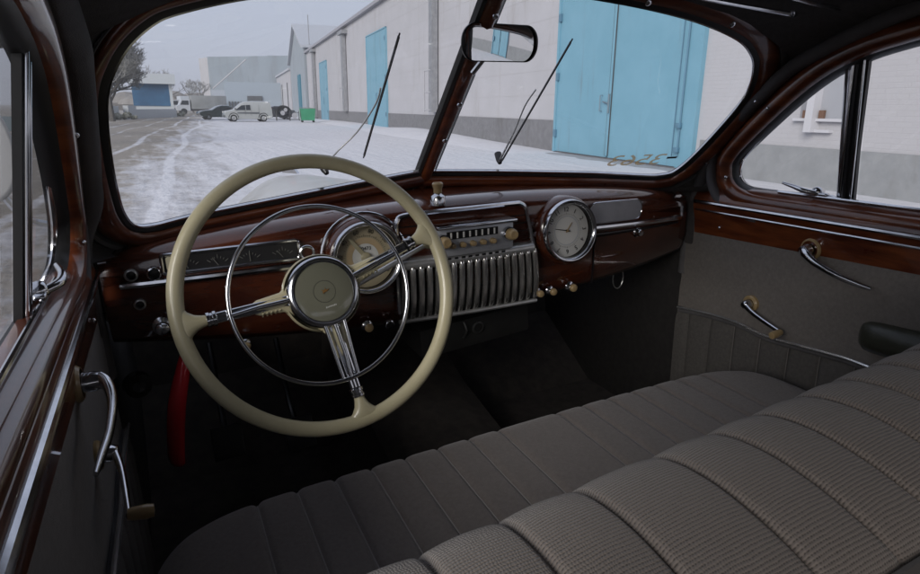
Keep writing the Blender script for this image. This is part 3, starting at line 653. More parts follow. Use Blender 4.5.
# ---------------- pillar trims, lining, shell
YR = [(1.05, 1.05), (1.108, 1.078), (1.135, 1.085), (1.172, 1.070), (1.268, .96), (1.335, .87), (1.37, .80), (1.393, .72), (1.41, .6), (1.6, .3)]
def yring(z):
    for (z0, y0), (z1, y1) in zip(YR, YR[1:]):
        if z <= z1: return y0+(y1-y0)*(max(z, z0)-z0)/(z1-z0)
    return .3
tr = MB()
for sg in (1, -1):
    O = outline(sg); rows = []; n = len(O)
    for i, (u, w) in enumerate(O):
        a = O[max(0, i-1)]; b = O[min(n-1, i+1)]; t = V((b[0]-a[0], b[1]-a[1])).normalized(); nr = V((t.y, -t.x))
        if i == 0: nr = V((0, -1))
        if i == n-1: nr = V((0, 1))
        if i < 24: continue
        oo = wfac(sg, w, .066); S_ = ws(sg, u+nr.x*oo, w+nr.y*oo, .0)
        i0 = 54; k = min(1, max(0, (i-i0)/(n-1-i0)))             # 0 on the side, 1 at the top centre
        zz = S_.z; side = V((sg*(Xi(zz)+.020), min(yring(zz)+.055, S_.y-.02), zz+.01))
        top = V((S_.x*1.0, .80, 1.535))
        T_ = side.lerp(top, k**.7)
        mid = S_.lerp(T_, .5)+V((sg*.008*(1-k), 0, .015*k))
        rows.append([S_+V((0, .03, 0)), S_, S_.lerp(mid, .5)+V((0, 0, .004*k)), mid, T_])
    tr.grid(rows)
tr.build('pillar_trim', DARK, car, ang=80)
for sg in (1, -1):                                    # cloth column between door and windscreen
    pf = MB()
    pf.tube([(sg*.716, 1.222, .84), (sg*.716, 1.215, .98), (sg*.712, 1.19, 1.09)]+[(sg*(Xi(z)-(.002 if sg > 0 else .016)), yring(z)+.064+.02*max(0, (z-1.2)), z+.022) for z in (1.15, 1.19, 1.24, 1.29, 1.335, 1.37)]+[(sg*.64, .68, 1.455), (sg*.638, .5, 1.472)], .0155 if sg > 0 else .0215, 12, smooth=5)
    pf.build('pillar_welt', PILLAR, car, ang=80)
hl_ = MB(); rows = []
for i in range(31):
    y = .92-2.95*i/30; drop = max(0, (-1.2-y))**2*.2; rows.append([V((x, y, 1.565-.115*(abs(x)/.66)**3.2-drop+(.0 if y < .6 else -.12*((y-.6)/.3)**2*.5))) for x in [-.68+1.36*k/24 for k in range(25)]])
hl_.grid(rows); hl_.build('headlining', DARK, car, ang=80)
# scuttle: outer panel between the windscreen and the bonnet and wings
sc0 = MB()
for sg in (1, -1):
    O = outline(sg); n = len(O); rows = []
    for i, (u, w) in enumerate(O):
        a = O[max(0, i-1)]; b = O[min(n-1, i+1)]; t = V((b[0]-a[0], b[1]-a[1])).normalized(); nr = V((t.y, -t.x))
        if i == 0: nr = V((0, -1))
        if i == n-1: nr = V((0, 1))
        kl = 1.
        S0 = ws(sg, u+nr.x*.004, w+nr.y*.004, -.004); S1 = ws(sg, u+nr.x*.03, w+nr.y*.03, -.022)
        k = max(0, nr.x)**1.2; dn = max(0, -nr.y); upn = max(0, nr.y)
        kl = min(1, max(0, (1.17-S1.z)/.07))            # 1 low down, 0 on the pillar
        B_ = S1+V((sg*.02*k, .10*dn-.03*upn+.01*k, -.028*dn+.02*upn-.02*k*kl)); C_ = S1+V((sg*.04*k, .30*dn*(1-.4*k)-.10*upn-.01*k, -.085*dn-.07*k*kl+.05*upn))
        E_ = C_+V((sg*.03*max(k, min(1, abs(C_.x)/.6)*dn)*kl, .03*kl-.10*upn, -.20*kl+.02*upn))
        rows.append([S0, S1, B_, C_, E_])
    sc0.grid(rows)
sc0.build('scuttle', BODY, car, ang=80)
# outer shell of roof
ro = MB(); rows = []
for i in range(31):
    rr = []
    for k in range(25):
        x = -.74+1.48*k/24; y1 = 1.05-.34*(abs(x)/.74)**3; y = y1-(y1+2.13)*i/30; f0 = max(0, (y-.70)); drop = max(0, (-1.2-y))**2*.22+f0*f0*.95
        rr.append(V((x, y, 1.625-.15*(abs(x)/.72)**3.2-drop)))
    rows.append(rr)
ro.grid(rows); ro.build('roof', BODY, car, ang=80)
dk = MB()                                             # side rail between roof and door tops, B posts, rear body
for sg in (1, -1):
    dk.tube([(sg*.668, .80, 1.435), (sg*.672, .70, 1.458), (sg*.672, .5, 1.48), (sg*.666, 0, 1.485), (sg*.664, -1., 1.475), (sg*.65, -1.5, 1.42)], [.014, .022, .028, .03, .03, .03], 10, smooth=4)
    dk.box((sg*.69, -.10, 1.26), (.06, .09, .42)); dk.box((sg*.72, -.10, .72), (.05, .10, .75))
dk.build('door_post', DARK, car)
rp = MB()
for sg in (1, -1):
    rp.box((sg*.725, -.62, .72), (.05, .95, .74)); rp.box((sg*.725, -1.45, .80), (.05, .72, .92)); rp.box((sg*.69, -1.16, 1.28), (.05, .16, .40)); rp.box((sg*.68, -1.62, 1.32), (.05, .40, .3))
rp.box((0, -1.90, .68), (1.5, .08, .76)); rp.box((.64, -1.86, 1.25), (.16, .08, .46)); rp.box((-.64, -1.86, 1.25), (.16, .08, .46))
rp.build('rear_body', mat('rear_bounce_cloth'), car)  # rear body and seat made pale to bounce light into the cabin
rs = MB(); rs.box((0, -1.25, .60), (1.35, .60, .22), bev=.05, seg=4); rs.box((0, -1.62, .86), (1.35, .20, .36), Matrix.Rotation(R(12), 3, 'X'), .06, 4); rs.build('rear_seat', mat('rear_bounce_cloth', (.5, .47, .44), .95, var=(.45, .42, .4), vs=60), car)

# footwell
fl = MB(); fl.box((0, .2, .33), (1.46, 4.1, .03)); fl.build('floor_pan', CARPET, car)
fwl = MB(); fwl.grid([[V((x, 1.62, .345)), V((x, 1.90, .52)), V((x, 1.93, .80)), V((x, 1.80, .97))] for x in (-.78, -.3, .3, .78)]); fwl.build('firewall', CARPET, car)
for sg in (1, -1):
    de = MB(); de.box((sg*.725, 1.235, 1.00), (.05, .10, .15), bev=.01); de.build('gap_filler', DARK, car)  # added dark filler, stops daylight leaking between dash and door
    kp = MB(); kp.box((sg*.730, 1.56, .64), (.035, .70, .64), bev=.004)
    kp.build('kick_panel', mat('kick_board', (.02, .018, .018), .9, var=(.03, .027, .026), vs=60), car)
hp = MB(); rows = [[V((-.19, y, .34)), V((-.16, y, z-.03)), V((-.09, y, z)), V((.09, y, z)), V((.16, y, z-.03)), V((.19, y, .34))] for y, z in ((.7, .44), (1.2, .48), (1.5, .54), (1.9, .68))]
hp.grid(rows); hp.build('transmission_hump', CARPET, car)
def pedal(px, py, y, w, h_):
    p = A(px, py, 1, y); o = part('pedal', car); m = MB(); m.box(p, (w, .012, h_), Matrix.Rotation(R(-30), 3, 'X'), .004); m.build('pedal_pad', RUBBER, o)
    m = MB(); m.tube([p+V((0, .01, 0)), p+V((0, .12, .03)), p+V((0, .25, .18))], .008, 8, smooth=3); m.build('pedal_arm', BLACK, o)
pedal(228, 442, 1.50, .075, .085); pedal(300, 432, 1.50, .075, .085); pedal(398, 385, 1.6, .05, .14)
vh = MB(); c = A(138, 385, 1, 1.35); vh.lathe([(.028, -.01), (.026, .008), (.018, .012), (.012, .012)], c, (.2, -1, 0), 20); vh.build('vent_knob', GREYM, car)
sc_ = MB(); sc_.tube([A(618, 278, 1, 1.28)+V((.03*cos(t)*.6, 0, .03*sin(t))) for t in [2*pi*k/16 for k in range(16)]], .0016, 6, closed=True); sc_.tube([A(600, 274, 1, 1.27), A(606, 268, 1, 1.27)], .004, 8); sc_.build('under_dash_bracket', STEEL, car)

# ---------------- sun visors
vz = MB()
for sg in (1, -1):
    rows = []
    vz.box((sg*.33, .86, 1.508), (.50, .17, .014), Matrix.Rotation(R(-12), 3, 'X')@Matrix.Rotation(sg*R(3), 3, 'Y'), .006)
vz.build('sun_visor', DARK, car)
vr = MB(); vr.tube([A(690, -4, 2, 1.475), A(745, 6, 2, 1.468), A(789, 13.5, 2, 1.455)], [.0035, .0035, .0045], 8); p = A(793, 14, 2, 1.455); vr.lathe([(.006, -.006), (.006, .006), (0, .007)], p, (1, .3, 0), 10)
vr.tube([A(789, -4, 2, 1.47), A(820, 5, 2, 1.465), A(856, 11, 2, 1.46)], [.0045, .0045, .0035], 8); vr.build('visor_rod', CHROME, car)

# ---------------- bench seat
def seams_puff(x, seams, depth, sharp=.010):
    d = min(abs(x-s) for s in seams); return -depth*math.exp(-(d/sharp)**1.2)
# cushion
YF = catmull([V(p) for p in ((-.668, .74, 0), (-.655, .83, 0), (-.60, .885, 0), (-.505, .912, 0), (-.3, .918, 0), (0, .924, 0), (.3, .928, 0), (.434, .925, 0), (.51, .91, 0), (.565, .87, 0), (.598, .81, 0), (.610, .74, 0))], 8)
def yfront(x):
    for a_, b_ in zip(YF, YF[1:]):
        if x <= b_.x+1e-6: return a_.y+(b_.y-a_.y)*(x-a_.x)/max(1e-6, b_.x-a_.x)
    return YF[-1].y
def zcush(x):
    e = max(0, (abs(x+.029)-.57)/.069); return .730-.022*e*e-.004*(abs(x)/.6)**2
cu = MB(); seams = [-.067-.063*k for k in range(8)]+[.067+.063*k for k in range(7)]
uvd = {}
rows = []; NX = 760
hwx = .605
for i in range(NX+1):
    x = -.668+1.278*i/NX; yf = yfront(x)
    pf_ = seams_puff(x, seams, .0075, .0045)
    pad = .006*(1-0) 
    zc = zcush(x)
    r = .055; yb = .36
    prof = [(yb, zc-.035), (yb+.12, zc-.018)]
    for t in (.25, .4, .55, .7, .85, .93): prof.append((yb+(yf-r-yb)*t, zc-.018*(1-t)+.004*sin(pi*t)))
    for a in (90, 75, 60, 45, 30, 15, 0): prof.append((yf-r+r*cos(R(a)), zc-r+r*sin(R(a))))
    prof += [(yf-.004, zc-.10), (yf-.012, zc-.15), (yf-.02, zc-.22)]
    m_ = len(prof); rr = []
    for j, (y, z) in enumerate(prof):
        k = 1 if j < m_-8 else (1 if j < m_-3 else .6)
        a = R(90) if j < 8 else (R((90, 75, 60, 45, 30, 15, 0)[j-8]) if j < 15 else 0)
        rr.append(V((x, y+cos(a)*pf_*k, z+sin(a)*pf_*k)))
    rows.append(rr)
cu.grid(rows)
for row in (rows[0], rows[-1]):
    s_ = -1 if row is rows[0] else 1
    cu.grid([row, [V((p.x+s_*.010, p.y-.005, p.z-.03)) for p in row], [V((p.x+s_*.006, p.y-.01, min(p.z, .55))) for p in row]])
bench = part('bench_seat', car)
cu.build('seat_cushion', CLOTH, bench, ang=70)
SEAM = mat('seam_thread', (.27, .25, .24), .9)
for sx in seams:
    sm2 = MB(); yf = yfront(sx); zc = zcush(sx); pp = [(sx, .38, zc-.0235)]+[(sx, .36+(yf-.055-.36)*t, zc-.018*(1-t)+.004*sin(pi*t)-.0062) for t in (.1, .25, .4, .55, .7, .85, .95)]+[(sx, yf-.055+(.055-.0062)*cos(R(a)), zc-.055+(.055-.0062)*sin(R(a))) for a in (80, 60, 40, 20, 0)]+[(sx, yf-.011, zc-.10), (sx, yf-.018, zc-.15)]
    sm2.tube(pp, .0013, 6); sm2.build('seam', SEAM, bench)
cpipe = MB(); pts = []
for i in range(0, NX+1, 6):
    x = -.668+1.278*i/NX; pts.append((x, yfront(x)+.002, zcush(x)-.05))
cpipe.tube(pts, .0045, 8); cpipe.build('cushion_piping', CLOTH, bench)
fb = MB(); fb.box((0, .60, .46), (1.16, .50, .20), bev=.01); fb.build('seat_base', BLACK, bench)
# backrest
bs_seams = [-.577, -.512, -.447, -.382, -.315, -.232, -.168, -.110, -.050, .008, .068, .128, .19, .252, .315, .38, .445, .51]
bk_ = MB(); rows = []; NX = 560
prof0 = [(.405, .66), (.400, .74), (.392, .84), (.378, .94), (.362, 1.0), (.345, 1.030), (.325, 1.045), (.30, 1.052), (.27, 1.054), (.24, 1.051), (.212, 1.045), (.19, 1.037), (.176, 1.028), (.170, 1.018)]
prof0 = [(p.x, p.y) for p in catmull([V((a, b, 0)) for a, b in prof0], 3)]
# arc length for cloth coordinates
arc = [0]
for a, b in zip(prof0, prof0[1:]): arc.append(arc[-1]+math.dist(a, b))
nrm = []
for j in range(len(prof0)):
    a = prof0[max(0, j-1)]; b = prof0[min(len(prof0)-1, j+1)]; t = V((b[0]-a[0], b[1]-a[1])).normalized(); nrm.append(V((-t.y, t.x)) if True else None)
if nrm[len(nrm)//2].y < 0: nrm = [-n_ for n_ in nrm]
for i in range(NX+1):
    x = -.64+1.28*i/NX; e = max(0, (abs(x)-.56)/.08); ds = min(abs(x-s) for s in bs_seams); rr = []
    w_ = .034
    for j, (y, z) in enumerate(prof0):
        tail = min(1, (len(prof0)-1-j)/8)
        pf_ = (.0026*(1-max(0, 1-ds/w_)**2.0)-.0026-.0045*math.exp(-(ds/.0026)**2))*tail
        yy = y+nrm[j].x*pf_; zz = z+nrm[j].y*pf_
        rr.append(V((x, yy+.022*(x+.2)*(1 if y > .2 else .3)-(.05*e*e if y > .3 else -.03*e*e), zz-.045*e**2.5+.05*(x+.10)*min(1, max(0, (z-.66)/.3)))))
    rows.append(rr)
vs = bk_.grid(rows)
me_uv = bk_.bm.loops.layers.uv.new('cloth')
for i, r_ in enumerate(vs):
    for j, v in enumerate(r_):
        for lp_ in v.link_loops: lp_[me_uv].uv = (rows[i][j].x, arc[j])
bk_.build('backrest', RIB, bench, ang=80)
bp_ = MB(); bp_.tube([(x, .165+.007*(x+.2), 1.022+.05*(x+.10)) for x in [-.62+1.24*k/40 for k in range(41)]], .0075, 10); bp_ = bp_.build('backrest_piping', RIB, bench)
br = MB(); rows = [[V((x, .156+.007*(x+.2), 1.018+.05*(x+.10))), V((x, .125+.007*(x+.2), 1.004+.05*(x+.10))), V((x, .10, .98+.05*(x+.10))), V((x, .09, .93)), V((x, .10, .7)), V((x, .16, .42))] for x in [-.63+1.26*k/30 for k in range(31)]]
vs = br.grid(rows); u_ = br.bm.loops.layers.uv.new('cloth')
for i, r_ in enumerate(vs):
    for j, v in enumerate(r_):
        for lp_ in v.link_loops: lp_[u_].uv = (rows[i][j].x, j*.035)
br.build('backrest_rear', RIB, bench, ang=70)

# ---------------- bonnet, cowl, wings, ornament (outside, ahead of the windscreen)
bo = MB(); rows = []
for y, zc, hw, drop in ((1.40, 1.088, .68, .14), (1.50, 1.078, .62, .15), (1.65, 1.068, .54, .16), (1.9, 1.052, .48, .17), (2.4, 1.03, .42, .18), (2.9, 1.0, .36, .20), (3.2, .965, .30, .22), (3.32, .90, .24, .22), (3.38, .78, .20, .2)):
    rows.append([V((x*hw, y, zc-drop*abs(x)**2.2)) for x in [-1+2*k/24 for k in range(25)]])
bo.grid(rows); bo = bo.build('bonnet', BODY, car, ang=60)
for sg in (1, -1):
    rows = []; wg = MB()
    for y, zc, hw in ((1.62, .80, .10), (1.8, .80, .12), (2.0, .80, .16), (2.5, .79, .20), (3.0, .76, .20), (3.4, .70, .18), (3.55, .55, .12)):
        rows.append([V((sg*(.83+hw*.5*cos(a)), y, zc-.30+.30*sin(a) if a > 0 else .2)) for a in [pi*k/12 for k in range(13)]])
    wg.grid(rows)
    wg.build('front_wing', BODY, car, ang=60)
on = MB(); on.prism([(2.85, 0), (3.22, -.03), (3.26, -.01), (3.20, .03), (3.05, .035), (2.9, .012)], lambda a, b, c: V((-.006+c, a, 1.01+b)), .012); on.build('bonnet_ornament', CHROME, bo, smooth=False)
on = MB(); on.prism([(3.02, .032), (3.18, .030), (3.17, .050), (3.10, .055), (3.04, .045)], lambda a, b, c: V((-.004+c, a, 1.01+b)), .008); on.build('ornament_insert', mat('red_plastic', (.5, .08, .03), .3), bo, smooth=False)
bw = MB()
for sg in (1, -1): bw.box((sg*.79, .1, .60), (.06, 3.6, .75), bev=.03)
bw.box((0, -1.98, .7), (1.5, .06, .8), bev=.02); bw.build('body_side', BODY, car)

# ================================================================== OUTSIDE
# ---- ground
def ground_mat():
    m = D.materials.new('snowy_ground'); m.use_nodes = True; N = m.node_tree.nodes; L = m.node_tree.links; b = N['Principled BSDF']
    b.inputs['Roughness'].default_value = .85
    tc = N.new('ShaderNodeTexCoord'); sx = N.new('ShaderNodeSeparateXYZ'); L.new(tc.outputs['Object'], sx.inputs[0])
    def math_(op, a, b_=None, c=None):
        n = N.new('ShaderNodeMath'); n.operation = op
        for i, q in enumerate((a, b_, c)):
            if q is None: continue
            if isinstance(q, (int, float)): n.inputs[i].default_value = q
            else: L.new(q, n.inputs[i])
        return n.outputs[0]
    # side coordinate: metres left(-)/right(+) of the edge of the snow
    edge = math_('MULTIPLY_ADD', sx.outputs['Y'], -.085, .35)
    s = math_('ADD', sx.outputs['X'], edge)
    mp = N.new('ShaderNodeMapping'); mp.inputs['Rotation'].default_value = (0, 0, R(7)); mp.inputs['Scale'].default_value = (1., .16, 1.); L.new(tc.outputs['Object'], mp.inputs[0])
    n1 = N.new('ShaderNodeTexNoise'); n1.inputs['Scale'].default_value = 1.5; n1.inputs['Detail'].default_value = 8; n1.inputs['Roughness'].default_value = .62; L.new(mp.outputs[0], n1.inputs['Vector'])
    n2 = N.new('ShaderNodeTexNoise'); n2.inputs['Scale'].default_value = 1.7; n2.inputs['Detail'].default_value = 8; n2.inputs['Roughness'].default_value = .7; L.new(tc.outputs['Object'], n2.inputs['Vector'])
    sm_ = N.new('ShaderNodeMapRange'); sm_.inputs['From Min'].default_value = -3.6; sm_.inputs['From Max'].default_value = 2.2; sm_.inputs['To Min'].default_value = -.07; sm_.inputs['To Max'].default_value = .42; L.new(s, sm_.inputs[0])
    k = math_('ADD', math_('MULTIPLY', n1.outputs['Fac'], .62), math_('MULTIPLY', n2.outputs['Fac'], .38)); k = math_('ADD', k, sm_.outputs[0])
    cr = N.new('ShaderNodeValToRGB'); e = cr.color_ramp.elements
    e[0].position = .50; e[0].color = (.25, .225, .195, 1); e[1].position = .74; e[1].color = (.62, .62, .65, 1)
    x = e.new(.55); x.color = (.34, .315, .29, 1); x = e.new(.60); x.color = (.42, .41, .42, 1)
    mp3 = N.new('ShaderNodeMapping'); mp3.inputs['Rotation'].default_value = (0, 0, R(9)); mp3.inputs['Scale'].default_value = (1.5, .05, 1.); L.new(tc.outputs['Object'], mp3.inputs[0])
    n4 = N.new('ShaderNodeTexNoise'); n4.inputs['Scale'].default_value = 1.2; n4.inputs['Detail'].default_value = 4; n4.inputs['Roughness'].default_value = .5; L.new(mp3.outputs[0], n4.inputs['Vector'])
    n6 = N.new('ShaderNodeTexNoise'); n6.inputs['Scale'].default_value = 7; n6.inputs['Detail'].default_value = 8; n6.inputs['Roughness'].default_value = .75; L.new(tc.outputs['Object'], n6.inputs['Vector'])
    k = math_('ADD', k, math_('MULTIPLY_ADD', n4.outputs['Fac'], .16, -.08)); k = math_('ADD', k, math_('MULTIPLY_ADD', n6.outputs['Fac'], .16, -.08))
    n7 = N.new('ShaderNodeTexNoise'); n7.inputs['Scale'].default_value = .045; n7.inputs['Detail'].default_value = 1; L.new(tc.outputs['Object'], n7.inputs['Vector'])
    t_ = math_('ADD', s, math_('MULTIPLY', n7.outputs['Fac'], 2.6)); md = math_('PINGPONG', t_, .83); rg = N.new('ShaderNodeMapRange'); rg.inputs['From Min'].default_value = .06; rg.inputs['From Max'].default_value = .14; rg.inputs['To Min'].default_value = 1; rg.inputs['To Max'].default_value = 0; L.new(md, rg.inputs[0])
    rs_ = N.new('ShaderNodeMapRange'); rs_.inputs['From Min'].default_value = 1.5; rs_.inputs['From Max'].default_value = 4.; rs_.inputs['To Min'].default_value = 1; rs_.inputs['To Max'].default_value = 0; L.new(s, rs_.inputs[0])
    rut = math_('MULTIPLY', rg.outputs[0], rs_.outputs[0]); k = math_('SUBTRACT', k, math_('MULTIPLY', rut, math_('MULTIPLY', n2.outputs['Fac'], -.30)))
    L.new(k, cr.inputs[0]); L.new(cr.outputs[0], b.inputs['Base Color'])
    n3 = N.new('ShaderNodeTexNoise'); n3.inputs['Scale'].default_value = 5; n3.inputs['Detail'].default_value = 6; L.new(tc.outputs['Object'], n3.inputs['Vector'])
    bp = N.new('ShaderNodeBump'); bp.inputs['Strength'].default_value = .6; bp.inputs['Distance'].default_value = .08
    L.new(math_('ADD', math_('ADD', n3.outputs['Fac'], n1.outputs['Fac']), math_('MULTIPLY', n4.outputs['Fac'], .7)), bp.inputs['Height']); L.new(bp.outputs[0], b.inputs['Normal']); return m
gr = MB(); S = 1500
xs = [-S, -300, -60, -20, -8, -3, 0, 4, 9.2, 20, 60, 300, S]; ys = [-S, -200, -40, -10, 0, 5, 10, 20, 40, 80, 160, 400, S]
gr.grid([[V((x, y, 0)) for y in ys] for x in xs]); tag(gr.build('ground', ground_mat(), smooth=False), kind='structure')
SNOW = mat('snow', (.62, .62, .66), .8, var=(.66, .66, .69), vs=2, bump=.4, bs=3, bdist=.05)
sb = MB(); prof = [(17.0, .0), (20, .05), (23, .09), (27, .17), (31, .25), (35, .26), (39, .16), (42, .10), (50, .14), (60, .12), (70, .05), (84, .02)]
pc = catmull([V((a, b, 0)) for a, b in prof], 5); rows = []
for p in pc: 
    wd = 2.2+2*p.y
    rows.append([wallp(p.x, max(.0, p.y), -.02), wallp(p.x, p.y*.93, .5), wallp(p.x, p.y*.62+.03*sin(p.x*2.1), wd*.5), wallp(p.x, p.y*.25, wd*.8), wallp(p.x, -.05, wd)])
sb.grid(rows); tag(sb.build('snow_bank', SNOW), kind='structure')
ap = MB(); ap.grid([[wallp(u_, .012, 0), wallp(u_, .012, .55+.12*sin(u_*3)), wallp(u_, -.02, .75+.1*sin(u_*5))] for u_ in [10+.4*k for k in range(21)]]); tag(ap.build('pavement', mat('wet_concrete', (.27, .27, .28), .8, var=(.36, .36, .38), vs=3)), kind='structure')

# ---- main white building
WHITE = mat('white_plaster', (.445, .44, .465), .85, var=(.41, .405, .425), vs=.6, vd=8, bump=.25, bs=14, bdist=.02, stain=((.27, .25, .23), .5, (1.4, 1.4, .35), .54, .55))
PLINTH = mat('grey_plinth', (.155, .155, .165), .9, var=(.20, .20, .21), vs=5, vd=8, bump=.4, bs=30, bdist=.01, stain=((.11, .105, .10), .8, (1.5, 1.5, .5), .54, .7))
BLUE = mat('blue_door_paint', (.16, .335, .43), .55, var=(.18, .36, .46), vs=1.2, vd=5, bump=.25, bs=1.6, bdist=.03, stain=((.15, .17, .17), 1.3, (2.6, 2.6, .22), .56, .5))
PIPE = mat('zinc_pipe', (.33, .335, .35), .5, .3, var=(.25, .255, .27), vs=4)
DGREY = mat('dark_recess', (.07, .075, .08), .8)
def brick_mat():
    m = D.materials.new('white_brick'); m.use_nodes = True; N = m.node_tree.nodes; L = m.node_tree.links; b = N['Principled BSDF']; b.inputs['Roughness'].default_value = .85
    tc = N.new('ShaderNodeTexCoord'); mp = N.new('ShaderNodeMapping'); mp.inputs['Rotation'].default_value = (R(90), 0, 0)
    uv = N.new('ShaderNodeUVMap'); uv.uv_map = 'wall'
    br = N.new('ShaderNodeTexBrick'); br.inputs['Scale'].default_value = 1; br.inputs['Brick Width'].default_value = .27; br.inputs['Row Height'].default_value = .085; br.inputs['Mortar Size'].default_value = .008
    br.inputs['Mortar Smooth'].default_value = .6
    br.inputs['Color1'].default_value = (.445, .44, .46, 1); br.inputs['Color2'].default_value = (.437, .432, .452, 1); br.inputs['Mortar'].default_value = (.428, .422, .44, 1)
    L.new(uv.outputs[0], br.inputs['Vector']); L.new(br.outputs['Color'], b.inputs['Base Color'])
    n = N.new('ShaderNodeTexNoise'); n.inputs['Scale'].default_value = 9; n.inputs['Detail'].default_value = 5; L.new(uv.outputs[0], n.inputs['Vector'])
    ad = N.new('ShaderNodeMath'); ad.operation = 'SUBTRACT'; L.new(n.outputs['Fac'], ad.inputs[0]); L.new(br.outputs['Fac'], ad.inputs[1])
    bp = N.new('ShaderNodeBump'); bp.inputs['Strength'].default_value = .25; bp.inputs['Distance'].default_value = .012; L.new(ad.outputs[0], bp.inputs['Height']); L.new(bp.outputs[0], b.inputs['Normal']); return m
BRICK = brick_mat()
bld = empty('long_building', wallp(40, 0)); tag(bld, 'long white plastered industrial building with grey plinth and tall blue doors', 'building')
def wbox(mb, u0, u1, z0, z1, o0, o1):                 # box on the wall: out from o0 to o1 (towards the street)
    c = [wallp(u, z, o)-bld.location for o in (o0, o1) for z in (z0, z1) for u in (u0, u1)]
    v = [mb.bm.verts.new(p) for p in c]
    for f in ((0, 1, 3, 2), (4, 6, 7, 5), (0, 4, 5, 1), (2, 3, 7, 6), (0, 2, 6, 4), (1, 5, 7, 3)): mb.bm.faces.new([v[i] for i in f])
m = MB(); wbox(m, 11.7, 84.6, 0, 7.9, -14, 0)
m.build('wall', WHITE, bld, smooth=False)
m = MB(); wbox(m, -60, 11.7, 0, 7.9, -14, 0.02)
uvl = m.bm.loops.layers.uv.new('wall')
for f_ in m.bm.faces:
    for l_ in f_.loops: q = l_.vert.co+bld.location; l_[uvl].uv = (q.dot(UU), q.z)
m.build('brick_wall', BRICK, bld, smooth=False)
m = MB(); wbox(m, 18.15, 84.62, 0, 1.0, -.0, .035); m.build('plinth', PLINTH, bld, smooth=False)
m = MB(); wbox(m, -60, 11.4, 0, .71, -.0, .055); m.build('plinth', mat('pale_plinth', (.25, .26, .27), .9, var=(.29, .30, .31), vs=4, vd=8, bump=.3, bs=30, bdist=.01, stain=((.17, .165, .155), .9, (1.5, 1.5, .5), .55, .6)), bld, smooth=False)
m = MB(); wbox(m, -60, 84.9, 7.9, 8.12, -14.3, .28); m.build('roof_edge', mat('roof_edge_paint', (.30, .30, .33), .7), bld, smooth=False)
sj = MB()
for u_ in (22.8, 30.6, 40.9, 47.4, 57.0, 66.6, 73.0, 79.5): wbox(sj, u_, u_+.03, 1.0, 7.88, 0, .006)
for k in range(1, 9):
    wbox(sj, 18.2, 47.2, 1.0+.78*k, 1.0+.78*k+.012, 0, .004)
sj.build('panel_joint', mat('joint_grey', (.40, .39, .40), .9), bld, smooth=False)
# gate
gt = part('gate', bld); tag(gt, 'large double garage gate, right of the centre pillar')
m = MB(); wbox(m, 15.03, 18.0, .06, 4.7, .02, .10); wbox(m, 12.1, 14.97, .06, 4.7, .02, .10); m.build('gate_leaf', BLUE, gt, smooth=False)
m = MB(); wbox(m, 11.55, 12.08, .04, 4.75, .0, .13); wbox(m, 18.0, 18.12, .04, 4.75, .0, .14); wbox(m, 11.55, 18.12, 4.7, 4.85, 0, .14); m.build('gate_frame', BLUE, gt, smooth=False)
m = MB(); wbox(m, 14.94, 15.06, .1, 4.7, .10, .135); m.build('cover_strip', BLUE, gt, smooth=False)
m = MB()
wbox(m, 14.935, 14.94, .1, 4.7, .09, .14); wbox(m, 15.06, 15.066, .1, 4.7, .09, .14); m.build('leaf_gap', DGREY, gt, smooth=False)
m = MB(); q = lambda u, z, o: wallp(u, z, o)-bld.location
m.tube([q(15.38, 1.30, .13), q(15.38, 1.30, .2), q(15.38, 1.72, .2), q(15.38, 1.72, .13)], .014, 8); m.tube([q(15.0, 1.25, .16), q(15.0, 1.75, .16)], .03, 8); m.tube([q(15.0, 1.5, .16), q(15.3, 1.55, .16)], .02, 8); m.build('gate_handle', mat('steel_handle', (.20, .26, .30), .5, .5), gt)
m = MB(); m.tube([q(12.0, .3, .16), q(12.0, 4.6, .16)], .022, 8); m.tube([q(12.22, .3, .14), q(12.22, 4.6, .14)], .012, 8)
for z in (.45, 1.0): m.box(q(12.02, z, .17), (.10, .14, .12), bev=.01)
m.build('gate_bolt', mat('steel_bolt', (.12, .24, .33), .5, .3), gt)
m = MB()
for z in (.5, 2.2, 3.9): wbox(m, 17.92, 18.06, z, z+.22, .10, .17)
m.build('hinge', mat('steel_bolt'), gt, smooth=False)
# narrow blue doors
def bdoor(u0, u1, ht, label):
    d = part('door', bld); d['label'] = label; mid = (u0+u1)/2; g = .04
    m = MB(); wbox(m, u0+.08, mid-g, .05, ht-.08, .02, .09); wbox(m, mid+g, u1-.08, .05, ht-.08, .02, .09)
    m.build('door_leaf', BLUE, d, smooth=False)
    m = MB(); wbox(m, u0, u0+.08, 0, ht, 0, .13); wbox(m, u1-.08, u1, 0, ht, 0, .13); wbox(m, u0, u1, ht-.08, ht, 0, .13); m.build('door_frame', BLUE, d, smooth=False)
    m = MB(); wbox(m, mid-g, mid+g, .05, ht-.1, .01, .03); m.build('leaf_gap', DGREY, d, smooth=False)
    m = MB(); m.tube([q(mid-.3, 1.7, .12), q(mid-.3, 1.7, .2), q(mid-.3, 2.3, .2), q(mid-.3, 2.3, .12)], .03, 6)
    for z in (.8, ht*.5, ht-.8): wbox(m, u0+.02, u0+.2, z, z+.25, .1, .17)
    m.build('door_hinge', mat('steel_bolt'), d)
bdoor(41.1, 47.2, 6.3, 'wide blue double door in the middle of the wall'); bdoor(67.5, 72.6, 6.0, 'far narrow blue door near the green bin'); bdoor(-7.4, -5.8, 3.0, 'blue door behind the car')
